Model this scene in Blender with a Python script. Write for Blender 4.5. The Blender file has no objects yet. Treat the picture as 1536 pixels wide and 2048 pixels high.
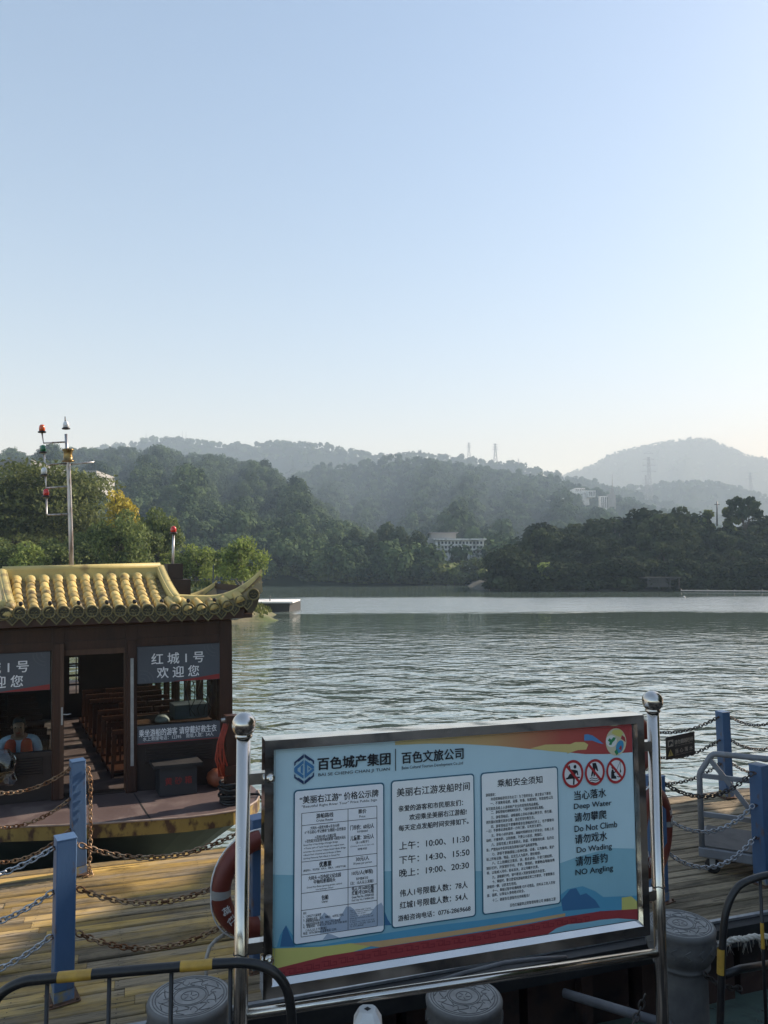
import bpy, math, random
import numpy as np
from mathutils import Vector, Matrix

S = bpy.context.scene
COL = S.collection
PI = math.pi
rad = math.radians

# ------------------------------------------------------------------ camera
EZ = 3.65                      # eye height above the water (water is z = 0)
F, PITCH, ROLL = 1500.0, 0.0793, 0.004
_rx = np.array([[1, 0, 0], [0, math.cos(PITCH), -math.sin(PITCH)], [0, math.sin(PITCH), math.cos(PITCH)]])
_rz = np.array([[math.cos(ROLL), 0, math.sin(ROLL)], [0, 1, 0], [-math.sin(ROLL), 0, math.cos(ROLL)]])
CR = _rx @ _rz
cam_d = bpy.data.cameras.new('camera')
cam = bpy.data.objects.new('camera', cam_d)
COL.objects.link(cam)
cam_d.sensor_fit = 'VERTICAL'
cam_d.sensor_height = 36
cam_d.sensor_width = 27
cam_d.lens = 36 * F / 2048
cam_d.clip_start = 0.05
cam_d.clip_end = 20000
cx, cy, cz = CR @ [1, 0, 0], CR @ [0, 0, 1], -(CR @ [0, 1, 0])
cam.matrix_world = Matrix(((cx[0], cy[0], cz[0], 0), (cx[1], cy[1], cz[1], 0), (cx[2], cy[2], cz[2], EZ), (0, 0, 0, 1)))
S.camera = cam

# ------------------------------------------------------------------ sky, sun, exposure
SUN_AZ, SUN_EL = rad(65), rad(33)          # azimuth clockwise from +Y
w = bpy.data.worlds.new('World')
S.world = w
w.use_nodes = True
nt = w.node_tree
sky = nt.nodes.new('ShaderNodeTexSky')
sky.sky_type = 'NISHITA'
sky.sun_disc = False
sky.sun_elevation = SUN_EL
sky.sun_rotation = SUN_AZ
sky.altitude = 100
sky.air_density = 1.0
sky.dust_density = 0.7
sky.ozone_density = 1.2
bg = nt.nodes['Background']
bg.inputs['Strength'].default_value = 0.12
nt.links.new(sky.outputs['Color'], bg.inputs['Color'])
sl = bpy.data.lights.new('sun', 'SUN')
sl.energy = 5.0
sl.angle = rad(0.5)
sl.color = (1.0, 0.955, 0.88)
sun = bpy.data.objects.new('sun', sl)
COL.objects.link(sun)
sd = Vector((math.sin(SUN_AZ) * math.cos(SUN_EL), math.cos(SUN_AZ) * math.cos(SUN_EL), math.sin(SUN_EL)))
sun.rotation_euler = (-sd).to_track_quat('-Z', 'Y').to_euler()
sun.location = (30, 10, 40)
S.view_settings.view_transform = 'Standard'
S.view_settings.look = 'None'
S.view_settings.exposure = 0.97
S.view_settings.gamma = 1
S.cycles.use_denoising = True
S.cycles.max_bounces = 8
S.cycles.diffuse_bounces = 3
S.cycles.glossy_bounces = 4
S.cycles.transparent_max_bounces = 12
S.cycles.volume_bounces = 0
S.cycles.sample_clamp_indirect = 6

# ------------------------------------------------------------------ helpers: picture ray -> place in the world
def ray(px, py):
    return CR @ np.array([(px - 768) / F, 1, -(py - 1024) / F])
def at(px, py, d):              # the point d metres in front, seen at that direction
    v = ray(px, py); v = v * (d / v[1]); return Vector((v[0], v[1], v[2] + EZ))
def atz(px, py, z):             # the point at height z seen in that direction
    v = ray(px, py); v = v * ((z - EZ) / v[2]); return Vector((v[0], v[1], v[2] + EZ))

# ------------------------------------------------------------------ helpers: materials
def lin(r, g, b):
    f = lambda c: (c / 255 / 12.92) if c / 255 <= 0.04045 else ((c / 255 + 0.055) / 1.055) ** 2.4
    return (f(r), f(g), f(b), 1)
def c4(c):
    return (c[0], c[1], c[2], 1)
def pm(name, c1, c2=None, scale=8, rough=0.6, metal=0, bump=0, bscale=None, stretch=(1, 1, 1), detail=4, lo=0.35, hi=0.65,
       rvar=0, attr=None, attr_amt=0.5, spec=None, coat=0, c3=None, c3scale=3, c3lo=0.55, c3hi=0.65):
    m = bpy.data.materials.new(name); m.use_nodes = True
    n = m.node_tree.nodes; l = m.node_tree.links; b = n['Principled BSDF']
    b.inputs['Roughness'].default_value = rough; b.inputs['Metallic'].default_value = metal
    if spec is not None: b.inputs['Specular IOR Level'].default_value = spec
    if coat: b.inputs['Coat Weight'].default_value = coat; b.inputs['Coat Roughness'].default_value = 0.1
    tc = n.new('ShaderNodeTexCoord'); mp = n.new('ShaderNodeMapping'); mp.inputs['Scale'].default_value = stretch
    l.new(tc.outputs['Object'], mp.inputs['Vector'])
    nz = n.new('ShaderNodeTexNoise'); nz.inputs['Scale'].default_value = scale; nz.inputs['Detail'].default_value = detail
    nz.inputs['Roughness'].default_value = 0.6
    l.new(mp.outputs['Vector'], nz.inputs['Vector'])
    col = None
    if c2 is None: c2 = tuple(x * 0.8 for x in c1[:3])
    mr = n.new('ShaderNodeMapRange'); mr.inputs['From Min'].default_value = lo; mr.inputs['From Max'].default_value = hi
    l.new(nz.outputs['Fac'], mr.inputs['Value'])
    mx = n.new('ShaderNodeMix'); mx.data_type = 'RGBA'
    mx.inputs['A'].default_value = c4(c1); mx.inputs['B'].default_value = c4(c2)
    l.new(mr.outputs['Result'], mx.inputs['Factor']); col = mx.outputs['Result']
    if c3 is not None:
        n3 = n.new('ShaderNodeTexNoise'); n3.inputs['Scale'].default_value = c3scale; n3.inputs['Detail'].default_value = 5
        l.new(mp.outputs['Vector'], n3.inputs['Vector'])
        r3 = n.new('ShaderNodeMapRange'); r3.inputs['From Min'].default_value = c3lo; r3.inputs['From Max'].default_value = c3hi
        l.new(n3.outputs['Fac'], r3.inputs['Value'])
        m3 = n.new('ShaderNodeMix'); m3.data_type = 'RGBA'; m3.inputs['B'].default_value = c4(c3)
        l.new(col, m3.inputs['A']); l.new(r3.outputs['Result'], m3.inputs['Factor']); col = m3.outputs['Result']
    if attr:
        at_ = n.new('ShaderNodeAttribute'); at_.attribute_name = attr
        ma = n.new('ShaderNodeMapRange'); ma.inputs['To Min'].default_value = 1 - attr_amt; ma.inputs['To Max'].default_value = 1 + attr_amt
        l.new(at_.outputs['Fac'], ma.inputs['Value'])
        mm = n.new('ShaderNodeVectorMath'); mm.operation = 'SCALE'
        l.new(col, mm.inputs[0]); l.new(ma.outputs['Result'], mm.inputs['Scale']); col = mm.outputs['Vector']
    l.new(col, b.inputs['Base Color'])
    if rvar:
        rr = n.new('ShaderNodeMapRange'); rr.inputs['To Min'].default_value = max(0, rough - rvar); rr.inputs['To Max'].default_value = rough + rvar
        l.new(nz.outputs['Fac'], rr.inputs['Value']); l.new(rr.outputs['Result'], b.inputs['Roughness'])
    if bump:
        nb = n.new('ShaderNodeTexNoise'); nb.inputs['Scale'].default_value = bscale or scale * 2; nb.inputs['Detail'].default_value = 5
        l.new(mp.outputs['Vector'], nb.inputs['Vector'])
        bp = n.new('ShaderNodeBump'); bp.inputs['Strength'].default_value = 1; bp.inputs['Distance'].default_value = bump
        l.new(nb.outputs['Fac'], bp.inputs['Height']); l.new(bp.outputs['Normal'], b.inputs['Normal'])
    return m
def foliage(name, dark, light, trans=0.25, rough=0.55, tcol=None, spec=0.25):
    m = bpy.data.materials.new(name); m.use_nodes = True
    n = m.node_tree.nodes; l = m.node_tree.links; b = n['Principled BSDF']; out = n['Material Output']
    at_ = n.new('ShaderNodeAttribute'); at_.attribute_name = 'tint'
    mx = n.new('ShaderNodeMix'); mx.data_type = 'RGBA'; mx.inputs['A'].default_value = c4(dark); mx.inputs['B'].default_value = c4(light)
    l.new(at_.outputs['Fac'], mx.inputs['Factor'])
    l.new(mx.outputs['Result'], b.inputs['Base Color']); b.inputs['Roughness'].default_value = rough
    b.inputs['Specular IOR Level'].default_value = spec
    tr = n.new('ShaderNodeBsdfTranslucent')
    if tcol: tr.inputs['Color'].default_value = c4(tcol)
    else: l.new(mx.outputs['Result'], tr.inputs['Color'])
    ms = n.new('ShaderNodeMixShader'); ms.inputs['Fac'].default_value = trans
    l.new(b.outputs['BSDF'], ms.inputs[1]); l.new(tr.outputs['BSDF'], ms.inputs[2]); l.new(ms.outputs['Shader'], out.inputs['Surface'])
    return m
def glassmat(name, tint=(0.8, 0.85, 0.85), refl=1.0):
    m = bpy.data.materials.new(name); m.use_nodes = True
    n = m.node_tree.nodes; l = m.node_tree.links; out = n['Material Output']; n.remove(n['Principled BSDF'])
    t = n.new('ShaderNodeBsdfTransparent'); t.inputs['Color'].default_value = c4(tint)
    g = n.new('ShaderNodeBsdfGlossy'); g.inputs['Roughness'].default_value = 0.02
    fr = n.new('ShaderNodeFresnel'); fr.inputs['IOR'].default_value = 1.45
    mt = n.new('ShaderNodeMath'); mt.operation = 'MULTIPLY'; mt.inputs[1].default_value = refl
    l.new(fr.outputs['Fac'], mt.inputs[0])
    ms = n.new('ShaderNodeMixShader'); l.new(mt.outputs['Value'], ms.inputs['Fac'])
    l.new(t.outputs['BSDF'], ms.inputs[1]); l.new(g.outputs['BSDF'], ms.inputs[2]); l.new(ms.outputs['Shader'], out.inputs['Surface'])
    return m

# ------------------------------------------------------------------ helpers: meshes
class MB:
    """collects shapes and links them as one mesh object"""
    def __init__(s, xf=None):
        s.v = []; s.f = []; s.m = []; s.sm = []; s.xf = xf; s.tint = []
    def add(s, vs, fs, mi=0, smooth=False, tint=0.5):
        o = len(s.v)
        for p in vs:
            s.v.append(tuple(s.xf(p)) if s.xf else tuple(p))
        for q in fs:
            s.f.append([i + o for i in q]); s.m.append(mi); s.sm.append(smooth); s.tint.append(tint)
        return s
    def box(s, c, d, rz=0, mi=0, bev=0, tint=0.5, M=None):
        hx, hy, hz = d[0] / 2, d[1] / 2, d[2] / 2
        if bev:
            b = min(bev, hx * .9, hy * .9, hz * .9); vs = []
            for sx in (-1, 1):
                for sy in (-1, 1):
                    for sz in (-1, 1):
                        vs += [(sx * hx, sy * (hy - b), sz * (hz - b)), (sx * (hx - b), sy * hy, sz * (hz - b)), (sx * (hx - b), sy * (hy - b), sz * hz)]
            idx = lambda sx, sy, sz, k: ((sx > 0) * 4 + (sy > 0) * 2 + (sz > 0)) * 3 + k
            fs = []
            for a in (-1, 1):
                q = [idx(a, -1, -1, 0), idx(a, 1, -1, 0), idx(a, 1, 1, 0), idx(a, -1, 1, 0)]; fs.append(q if a > 0 else q[::-1])
                q = [idx(-1, a, -1, 1), idx(-1, a, 1, 1), idx(1, a, 1, 1), idx(1, a, -1, 1)]; fs.append(q if a > 0 else q[::-1])
                q = [idx(-1, -1, a, 2), idx(1, -1, a, 2), idx(1, 1, a, 2), idx(-1, 1, a, 2)]; fs.append(q if a > 0 else q[::-1])
            for a in (-1, 1):
                for b_ in (-1, 1):
                    q = [idx(a, b_, -1, 0), idx(a, b_, -1, 1), idx(a, b_, 1, 1), idx(a, b_, 1, 0)]; fs.append(q if a * b_ > 0 else q[::-1])
                    q = [idx(a, -1, b_, 2), idx(a, 1, b_, 2), idx(a, 1, b_, 0), idx(a, -1, b_, 0)]; fs.append(q if a * b_ < 0 else q[::-1])
                    q = [idx(-1, a, b_, 1), idx(1, a, b_, 1), idx(1, a, b_, 2), idx(-1, a, b_, 2)]; fs.append(q if a * b_ < 0 else q[::-1])
            for sx in (-1, 1):
                for sy in (-1, 1):
                    for sz in (-1, 1):
                        q = [idx(sx, sy, sz, 0), idx(sx, sy, sz, 1), idx(sx, sy, sz, 2)]; fs.append(q if sx * sy * sz > 0 else q[::-1])
        else:
            vs = [(-hx, -hy, -hz), (hx, -hy, -hz), (hx, hy, -hz), (-hx, hy, -hz), (-hx, -hy, hz), (hx, -hy, hz), (hx, hy, hz), (-hx, hy, hz)]
            fs = [(0, 3, 2, 1), (4, 5, 6, 7), (0, 1, 5, 4), (1, 2, 6, 5), (2, 3, 7, 6), (3, 0, 4, 7)]
        R = Matrix.Rotation(rz, 3, 'Z') if M is None else M
        C_ = Vector(c)
        s.add([C_ + R @ Vector(v) for v in vs], fs, mi, False, tint); return s
    def bar(s, p0, p1, wd, ht, mi=0, up=(0, 0, 1), tint=0.5, bev=0):
        p0 = Vector(p0); p1 = Vector(p1); d = p1 - p0; L = d.length
        if L < 1e-6: return s
        x = d / L; u = Vector(up)
        if abs(x.dot(u)) > .98: u = Vector((0, 1, 0))
        y = u.cross(x).normalized(); z = x.cross(y)
        M = Matrix((x, y, z)).transposed()
        return s.box((p0 + p1) / 2, (L, wd, ht), M=M, mi=mi, tint=tint, bev=bev)
    def tube(s, pts, r, n=8, mi=0, cap=True, closed=False, smooth=True, tint=0.5):
        pts = [Vector(p) for p in pts]; N = len(pts)
        rs = r if isinstance(r, (list, tuple)) else [r] * N
        vs = []; prev = None
        for i, p in enumerate(pts):
            if closed: t = pts[(i + 1) % N] - pts[i - 1]
            else: t = pts[min(i + 1, N - 1)] - pts[max(i - 1, 0)]
            t = t.normalized() if t.length > 1e-9 else Vector((0, 0, 1))
            if prev is None:
                u = Vector((0, 0, 1)) if abs(t.z) < .9 else Vector((1, 0, 0))
                a = t.cross(u).normalized()
            else:
                a = (prev - t * prev.dot(t)); a = a.normalized() if a.length > 1e-6 else t.orthogonal().normalized()
            prev = a; b = t.cross(a)
            for k in range(n):
                th = 2 * PI * k / n
                vs.append(p + a * (rs[i] * math.cos(th)) + b * (rs[i] * math.sin(th)))
        fs = []
        for i in range(N if closed else N - 1):
            j = (i + 1) % N
            for k in range(n):
                k2 = (k + 1) % n
                fs.append((i * n + k, i * n + k2, j * n + k2, j * n + k))
        if cap and not closed:
            fs.append(tuple(range(n))[::-1]); fs.append(tuple((N - 1) * n + k for k in range(n)))
        s.add(vs, fs, mi, smooth, tint); return s
    def lathe(s, prof, c=(0, 0, 0), n=24, mi=0, smooth=True, axis=None, tint=0.5, flat_caps=True):
        C_ = Vector(c); vs = []
        if axis is None: X, Y, Zv = Vector((1, 0, 0)), Vector((0, 1, 0)), Vector((0, 0, 1))
        else:
            Zv = Vector(axis).normalized(); X = Zv.orthogonal().normalized(); Y = Zv.cross(X)
        for (r, z) in prof:
            for k in range(n):
                th = 2 * PI * k / n
                vs.append(C_ + X * (r * math.cos(th)) + Y * (r * math.sin(th)) + Zv * z)
        fs = []
        for i in range(len(prof) - 1):
            for k in range(n):
                k2 = (k + 1) % n
                fs.append((i * n + k, i * n + k2, (i + 1) * n + k2, (i + 1) * n + k))
        s.add(vs, fs, mi, smooth, tint)
        if flat_caps:
            o = len(s.v) - len(vs); N = len(prof)
            for base, rev in ((0, True), ((N - 1) * n, False)):
                q = [o + base + k for k in range(n)]
                s.f.append(q[::-1] if rev else q); s.m.append(mi); s.sm.append(False); s.tint.append(tint)
        return s
    def poly(s, pts, thick=None, mi=0, nrm=None, tint=0.5):
        pts = [Vector(p) for p in pts]; n = len(pts)
        if thick is None:
            s.add(pts, [tuple(range(n))], mi, False, tint)
        else:
            d = Vector(nrm) * thick
            vs = pts + [p - d for p in pts]
            fs = [tuple(range(n)), tuple(range(2 * n - 1, n - 1, -1))] + [(i, i + n, (i + 1) % n + n, (i + 1) % n) for i in range(n)]
            s.add(vs, fs, mi, False, tint)
        return s
    def grid(s, rows, mi=0, smooth=True, tint=0.5):
        nr = len(rows); nc = len(rows[0])
        vs = [p for r_ in rows for p in r_]
        fs = [(i * nc + j, i * nc + j + 1, (i + 1) * nc + j + 1, (i + 1) * nc + j) for i in range(nr - 1) for j in range(nc - 1)]
        s.add(vs, fs, mi, smooth, tint); return s
    def build(s, name, mats, parent=None):
        me = bpy.data.meshes.new(name); me.from_pydata(s.v, [], s.f)
        if not isinstance(mats, (list, tuple)): mats = [mats]
        for m in mats: me.materials.append(m)
        me.polygons.foreach_set('material_index', s.m)
        me.polygons.foreach_set('use_smooth', s.sm)
        a = me.attributes.new('tint', 'FLOAT', 'FACE'); a.data.foreach_set('value', s.tint)
        me.update()
        return link(name, me, parent)
def link(name, me, parent=None):
    o = bpy.data.objects.new(name, me); COL.objects.link(o)
    if parent is not None:
        o.parent = parent
        if 'loc0' in parent and parent.get('world_children', 0):
            o.matrix_parent_inverse = Matrix.Translation(Vector(parent['loc0'])).inverted()
    return o
def tag(o, label=None, cat=None, group=None, kind=None):
    if label: o['label'] = label
    if cat: o['category'] = cat
    if group: o['group'] = group
    if kind: o['kind'] = kind
    return o
def thing(name, label, cat, loc=(0, 0, 0), group=None, world=True):
    """an Empty at the thing's base; with world=True its parts' vertices are written in world coordinates"""
    o = bpy.data.objects.new(name, None); COL.objects.link(o)
    o.empty_display_size = 0.2
    o.location = loc; o['loc0'] = [float(x) for x in loc]; o['world_children'] = 1 if world else 0
    return tag(o, label, cat, group)
def copy_thing(o, loc, rz=0.0, sc=1.0, label=None, group=None):
    c = o.copy(); COL.objects.link(c); c.location = loc; c.rotation_euler = (0, 0, rz); c.scale = (sc, sc, sc) if not isinstance(sc, tuple) else sc
    if label: c['label'] = label
    if group: c['group'] = group
    for ch in o.children:
        k = ch.copy(); COL.objects.link(k); k.parent = c
        for g in ch.children:
            q = g.copy(); COL.objects.link(q); q.parent = k
    return c
def npmesh(name, V, Q, mats, tint=None, parent=None, mi=None, smooth=False):
    me = bpy.data.meshes.new(name); nv, nf = len(V), len(Q)
    me.vertices.add(nv); me.vertices.foreach_set('co', np.asarray(V, dtype=np.float32).ravel())
    me.loops.add(nf * 4); me.loops.foreach_set('vertex_index', np.asarray(Q, dtype=np.int32).ravel())
    me.polygons.add(nf); me.polygons.foreach_set('loop_start', np.arange(nf, dtype=np.int32) * 4)
    if not isinstance(mats, (list, tuple)): mats = [mats]
    for m in mats: me.materials.append(m)
    if mi is not None: me.polygons.foreach_set('material_index', np.asarray(mi, dtype=np.int32))
    if smooth: me.polygons.foreach_set('use_smooth', np.ones(nf, dtype=bool))
    me.update(calc_edges=True)
    if tint is not None:
        a = me.attributes.new('tint', 'FLOAT', 'FACE'); a.data.foreach_set('value', np.asarray(tint, dtype=np.float32))
    me.validate()
    return link(name, me, parent)
def cat(p0, p1, sag, n=24):
    p0 = Vector(p0); p1 = Vector(p1)
    return [p0.lerp(p1, i / n) - Vector((0, 0, sag * 4 * (i / n) * (1 - i / n))) for i in range(n + 1)]

# ------------------------------------------------------------------ writing
_tc = {}
def text_geom(body, bold=0.0, res=2):
    k = (body, bold, res)
    if k in _tc: return _tc[k]
    cu = bpy.data.curves.new('t', 'FONT'); cu.body = body; cu.size = 1.0; cu.offset = bold; cu.resolution_u = res
    o = bpy.data.objects.new('t', cu); COL.objects.link(o)
    dg = bpy.context.evaluated_depsgraph_get()
    me = bpy.data.meshes.new_from_object(o.evaluated_get(dg))
    V = np.array([v.co[:] for v in me.vertices]).reshape(-1, 3); Fc = [list(p.vertices) for p in me.polygons]
    bpy.data.objects.remove(o); bpy.data.curves.remove(cu); bpy.data.meshes.remove(me)
    _tc[k] = (V, Fc); return _tc[k]
def put_text(mb, body, org, X, Y, width, height, bold=0.0, mi=0, res=2, align='L', keep=False):
    """lay a line of writing on a plane: org = lower left corner, X and Y unit vectors; fitted to width x height"""
    V, Fc = text_geom(body, 0, res)
    if len(V) == 0: return
    if bold:                        # heavier strokes: the same glyphs laid again a hair to each side
        for i, (sx_, sy_) in enumerate(((-1, 0), (1, 0), (0, 1), (0, -1))):
            put_text(mb, body, Vector(org) + Vector(X) * (sx_ * bold * height * 1.1) + Vector(Y) * (sy_ * bold * height * .8) + Vector(X).cross(Vector(Y)) * (.00007 * (i + 1)), X, Y, width, height, 0, mi, res, align, keep)
    x0, x1 = V[:, 0].min(), V[:, 0].max(); y0, y1 = V[:, 1].min(), V[:, 1].max()
    sy = height / (y1 - y0); sx = width / (x1 - x0)
    if keep: sx = sy
    org = Vector(org); X = Vector(X); Y = Vector(Y)
    sh = 0
    if align == 'C': sh = -(x1 - x0) * sx / 2
    mb.add([org + X * ((p[0] - x0) * sx + sh) + Y * ((p[1] - y0) * sy) for p in V], Fc, mi)
# =====================================================================================================
# THE SETTING
# =====================================================================================================
# ---- water
def water_mat():
    m = bpy.data.materials.new('river_water'); m.use_nodes = True
    n = m.node_tree.nodes; l = m.node_tree.links; n.remove(n['Principled BSDF'])
    b = n.new('ShaderNodeBsdfGlossy'); dfs = n.new('ShaderNodeBsdfDiffuse'); dfs.inputs['Color'].default_value = (.15, .205, .17, 1)
    tc = n.new('ShaderNodeTexCoord'); sp = n.new('ShaderNodeSeparateXYZ'); l.new(tc.outputs['Object'], sp.inputs[0])
    # wobble of the borders of the wind-ruffled patches
    wb = n.new('ShaderNodeTexNoise'); wb.inputs['Scale'].default_value = 0.05; wb.inputs['Detail'].default_value = 4
    mw = n.new('ShaderNodeMapping'); mw.inputs['Scale'].default_value = (0.6, 1, 1); l.new(tc.outputs['Object'], mw.inputs['Vector']); l.new(mw.outputs['Vector'], wb.inputs['Vector'])
    def math_(op, a, b_):
        q = n.new('ShaderNodeMath'); q.operation = op
        for i, x in enumerate((a, b_)):
            if isinstance(x, (int, float)): q.inputs[i].default_value = x
            else: l.new(x, q.inputs[i])
        return q.outputs[0]
    off = math_('MULTIPLY', math_('SUBTRACT', wb.outputs['Fac'], 0.5), 0.26)
    yy = math_('MULTIPLY', sp.outputs['Y'], math_('ADD', off, 1.0))
    cr = n.new('ShaderNodeValToRGB'); e = cr.color_ramp.elements
    sc = math_('DIVIDE', yy, 200.0); l.new(sc, cr.inputs['Fac'])
    stops = [(0.0, .80), (0.105, 1.0), (0.16, .95), (0.20, .62), (0.235, .22), (0.30, .10), (0.325, .12), (0.345, .7), (0.42, .8), (0.51, .7), (0.545, .06), (1.0, .05)]
    e[0].position = 0; e[0].color = (.85, .85, .85, 1); e[1].position = 1; e[1].color = (.1, .1, .1, 1)
    for p, v in stops[1:-1]:
        q = e.new(p); q.color = (v, v, v, 1)
    amp = cr.outputs['Color']
    def noise(scale, sx, sy, det, rot=0):
        mp = n.new('ShaderNodeMapping'); mp.inputs['Scale'].default_value = (sx, sy, 1); mp.inputs['Rotation'].default_value = (0, 0, rot)
        l.new(tc.outputs['Object'], mp.inputs['Vector'])
        z = n.new('ShaderNodeTexNoise'); z.inputs['Scale'].default_value = scale; z.inputs['Detail'].default_value = det; z.inputs['Distortion'].default_value = 0.6
        z.inputs['Roughness'].default_value = 0.5
        l.new(mp.outputs['Vector'], z.inputs['Vector']); return z.outputs['Fac']
    h = math_('ADD', math_('MULTIPLY', noise(1.15, .66, 1.0, 2.5, .06), 0.19), math_('MULTIPLY', noise(3.6, .7, 1, 2, -.25), 0.024))
    h = math_('ADD', h, math_('MULTIPLY', noise(0.30, .6, 1.0, 1.0, .2), 0.17))
    h = math_('MULTIPLY', h, amp)
    c2 = n.new('ShaderNodeValToRGB'); e2 = c2.color_ramp.elements; l.new(sc, c2.inputs['Fac'])
    e2[0].position = .30; e2[0].color = (.03, .03, .03, 1); e2[1].position = 1; e2[1].color = (.05, .05, .05, 1)
    for p, v in ((.325, .04), (.345, .22), (.51, .22), (.545, .05)):
        q = e2.new(p); q.color = (v, v, v, 1)
    l.new(c2.outputs['Color'], b.inputs['Roughness'])
    bp = n.new('ShaderNodeBump'); bp.inputs['Strength'].default_value = 1; bp.inputs['Distance'].default_value = 1.0
    l.new(h, bp.inputs['Height']); l.new(bp.outputs['Normal'], b.inputs['Normal'])
    # how much of the sky and the hills the surface mirrors, by the angle it is looked at
    lw = n.new('ShaderNodeLayerWeight'); lw.inputs['Blend'].default_value = .5; l.new(bp.outputs['Normal'], lw.inputs['Normal'])
    fr = n.new('ShaderNodeValToRGB'); ef = fr.color_ramp.elements; ef[0].position = .3; ef[0].color = (.06,) * 3 + (1,); ef[1].position = 1; ef[1].color = (.88,) * 3 + (1,)
    for p, v in ((.55, .18), (.68, .44), (.78, .74), (.88, .84)):
        q = ef.new(p); q.color = (v, v, v, 1)
    l.new(lw.outputs['Facing'], fr.inputs['Fac'])
    ms = n.new('ShaderNodeMixShader'); l.new(fr.outputs['Color'], ms.inputs['Fac']); l.new(dfs.outputs['BSDF'], ms.inputs[1]); l.new(b.outputs['BSDF'], ms.inputs[2])
    l.new(ms.outputs['Shader'], n['Material Output'].inputs['Surface'])
    return m
mb = MB()
mb.add([(-4000, -150, 0), (4000, -150, 0), (4000, 3400, 0), (-4000, 3400, 0)], [(0, 1, 2, 3)])
tag(mb.build('water', water_mat()), kind='structure')

# ---- leaf clumps
def lobes_from(rng, n, rx, rz, cz, lr, flat=1.0):
    L = []
    for i in range(n):
        th = rng.uniform(0, 2 * PI); rr = math.sqrt(rng.uniform(0, 1)) * rx; zz = rng.uniform(-1, 1) * rz * math.sqrt(max(0.05, 1 - (rr / (rx * 1.15)) ** 2))
        s = lr * rng.uniform(.7, 1.3)
        L.append((rr * math.cos(th), rr * math.sin(th), cz + zz, s, s, s * flat, rng.uniform(0, 1)))
    return np.array(L)
def clumps(L, n, size, rng, outward=0.6, aspect=1.0, up=0.15, shell=(0.6, 1.08), tamp=0.35):
    """n leaf-sized faces spread through the lobes L; returns (n,4,3) corners and (n,) tints"""
    wgt = (L[:, 3] * L[:, 4]) ** 1.0; k = rng.choice(len(L), n, p=wgt / wgt.sum())
    d = rng.normal(size=(n, 3)); d /= np.linalg.norm(d, axis=1, keepdims=True)
    rf = rng.uniform(shell[0] ** 2, shell[1] ** 2, size=(n, 1)) ** .5
    P = L[k, :3] + d * L[k, 3:6] * rf
    nr = rng.normal(size=(n, 3)); nr /= np.linalg.norm(nr, axis=1, keepdims=True)
    nn = d * outward + nr * (1 - outward) + np.array([0, 0, up]); nn /= np.linalg.norm(nn, axis=1, keepdims=True)
    t = np.cross(nn, rng.normal(size=(n, 3))); t /= np.linalg.norm(t, axis=1, keepdims=True) + 1e-9
    b = np.cross(nn, t)
    s1 = size * rng.uniform(.55, 1.3, size=(n, 1)); s2 = s1 * aspect * rng.uniform(.7, 1.2, size=(n, 1))
    bend = nn * s1 * rng.uniform(-.25, .25, size=(n, 1))
    Q = np.stack([P - t * s1 + bend, P - b * s2 * rng.uniform(.6, 1, size=(n, 1)), P + t * s1 + bend, P + b * s2], axis=1)
    tint = np.clip(L[k, 6] * (1 - tamp) + rng.uniform(0, 1, size=n) * tamp, 0, 1)
    return Q, tint
def qmesh(name, Q, tint, mat, parent=None):
    n = len(Q); return npmesh(name, Q.reshape(-1, 3), np.arange(n * 4).reshape(-1, 4), mat, tint, parent)

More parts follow.
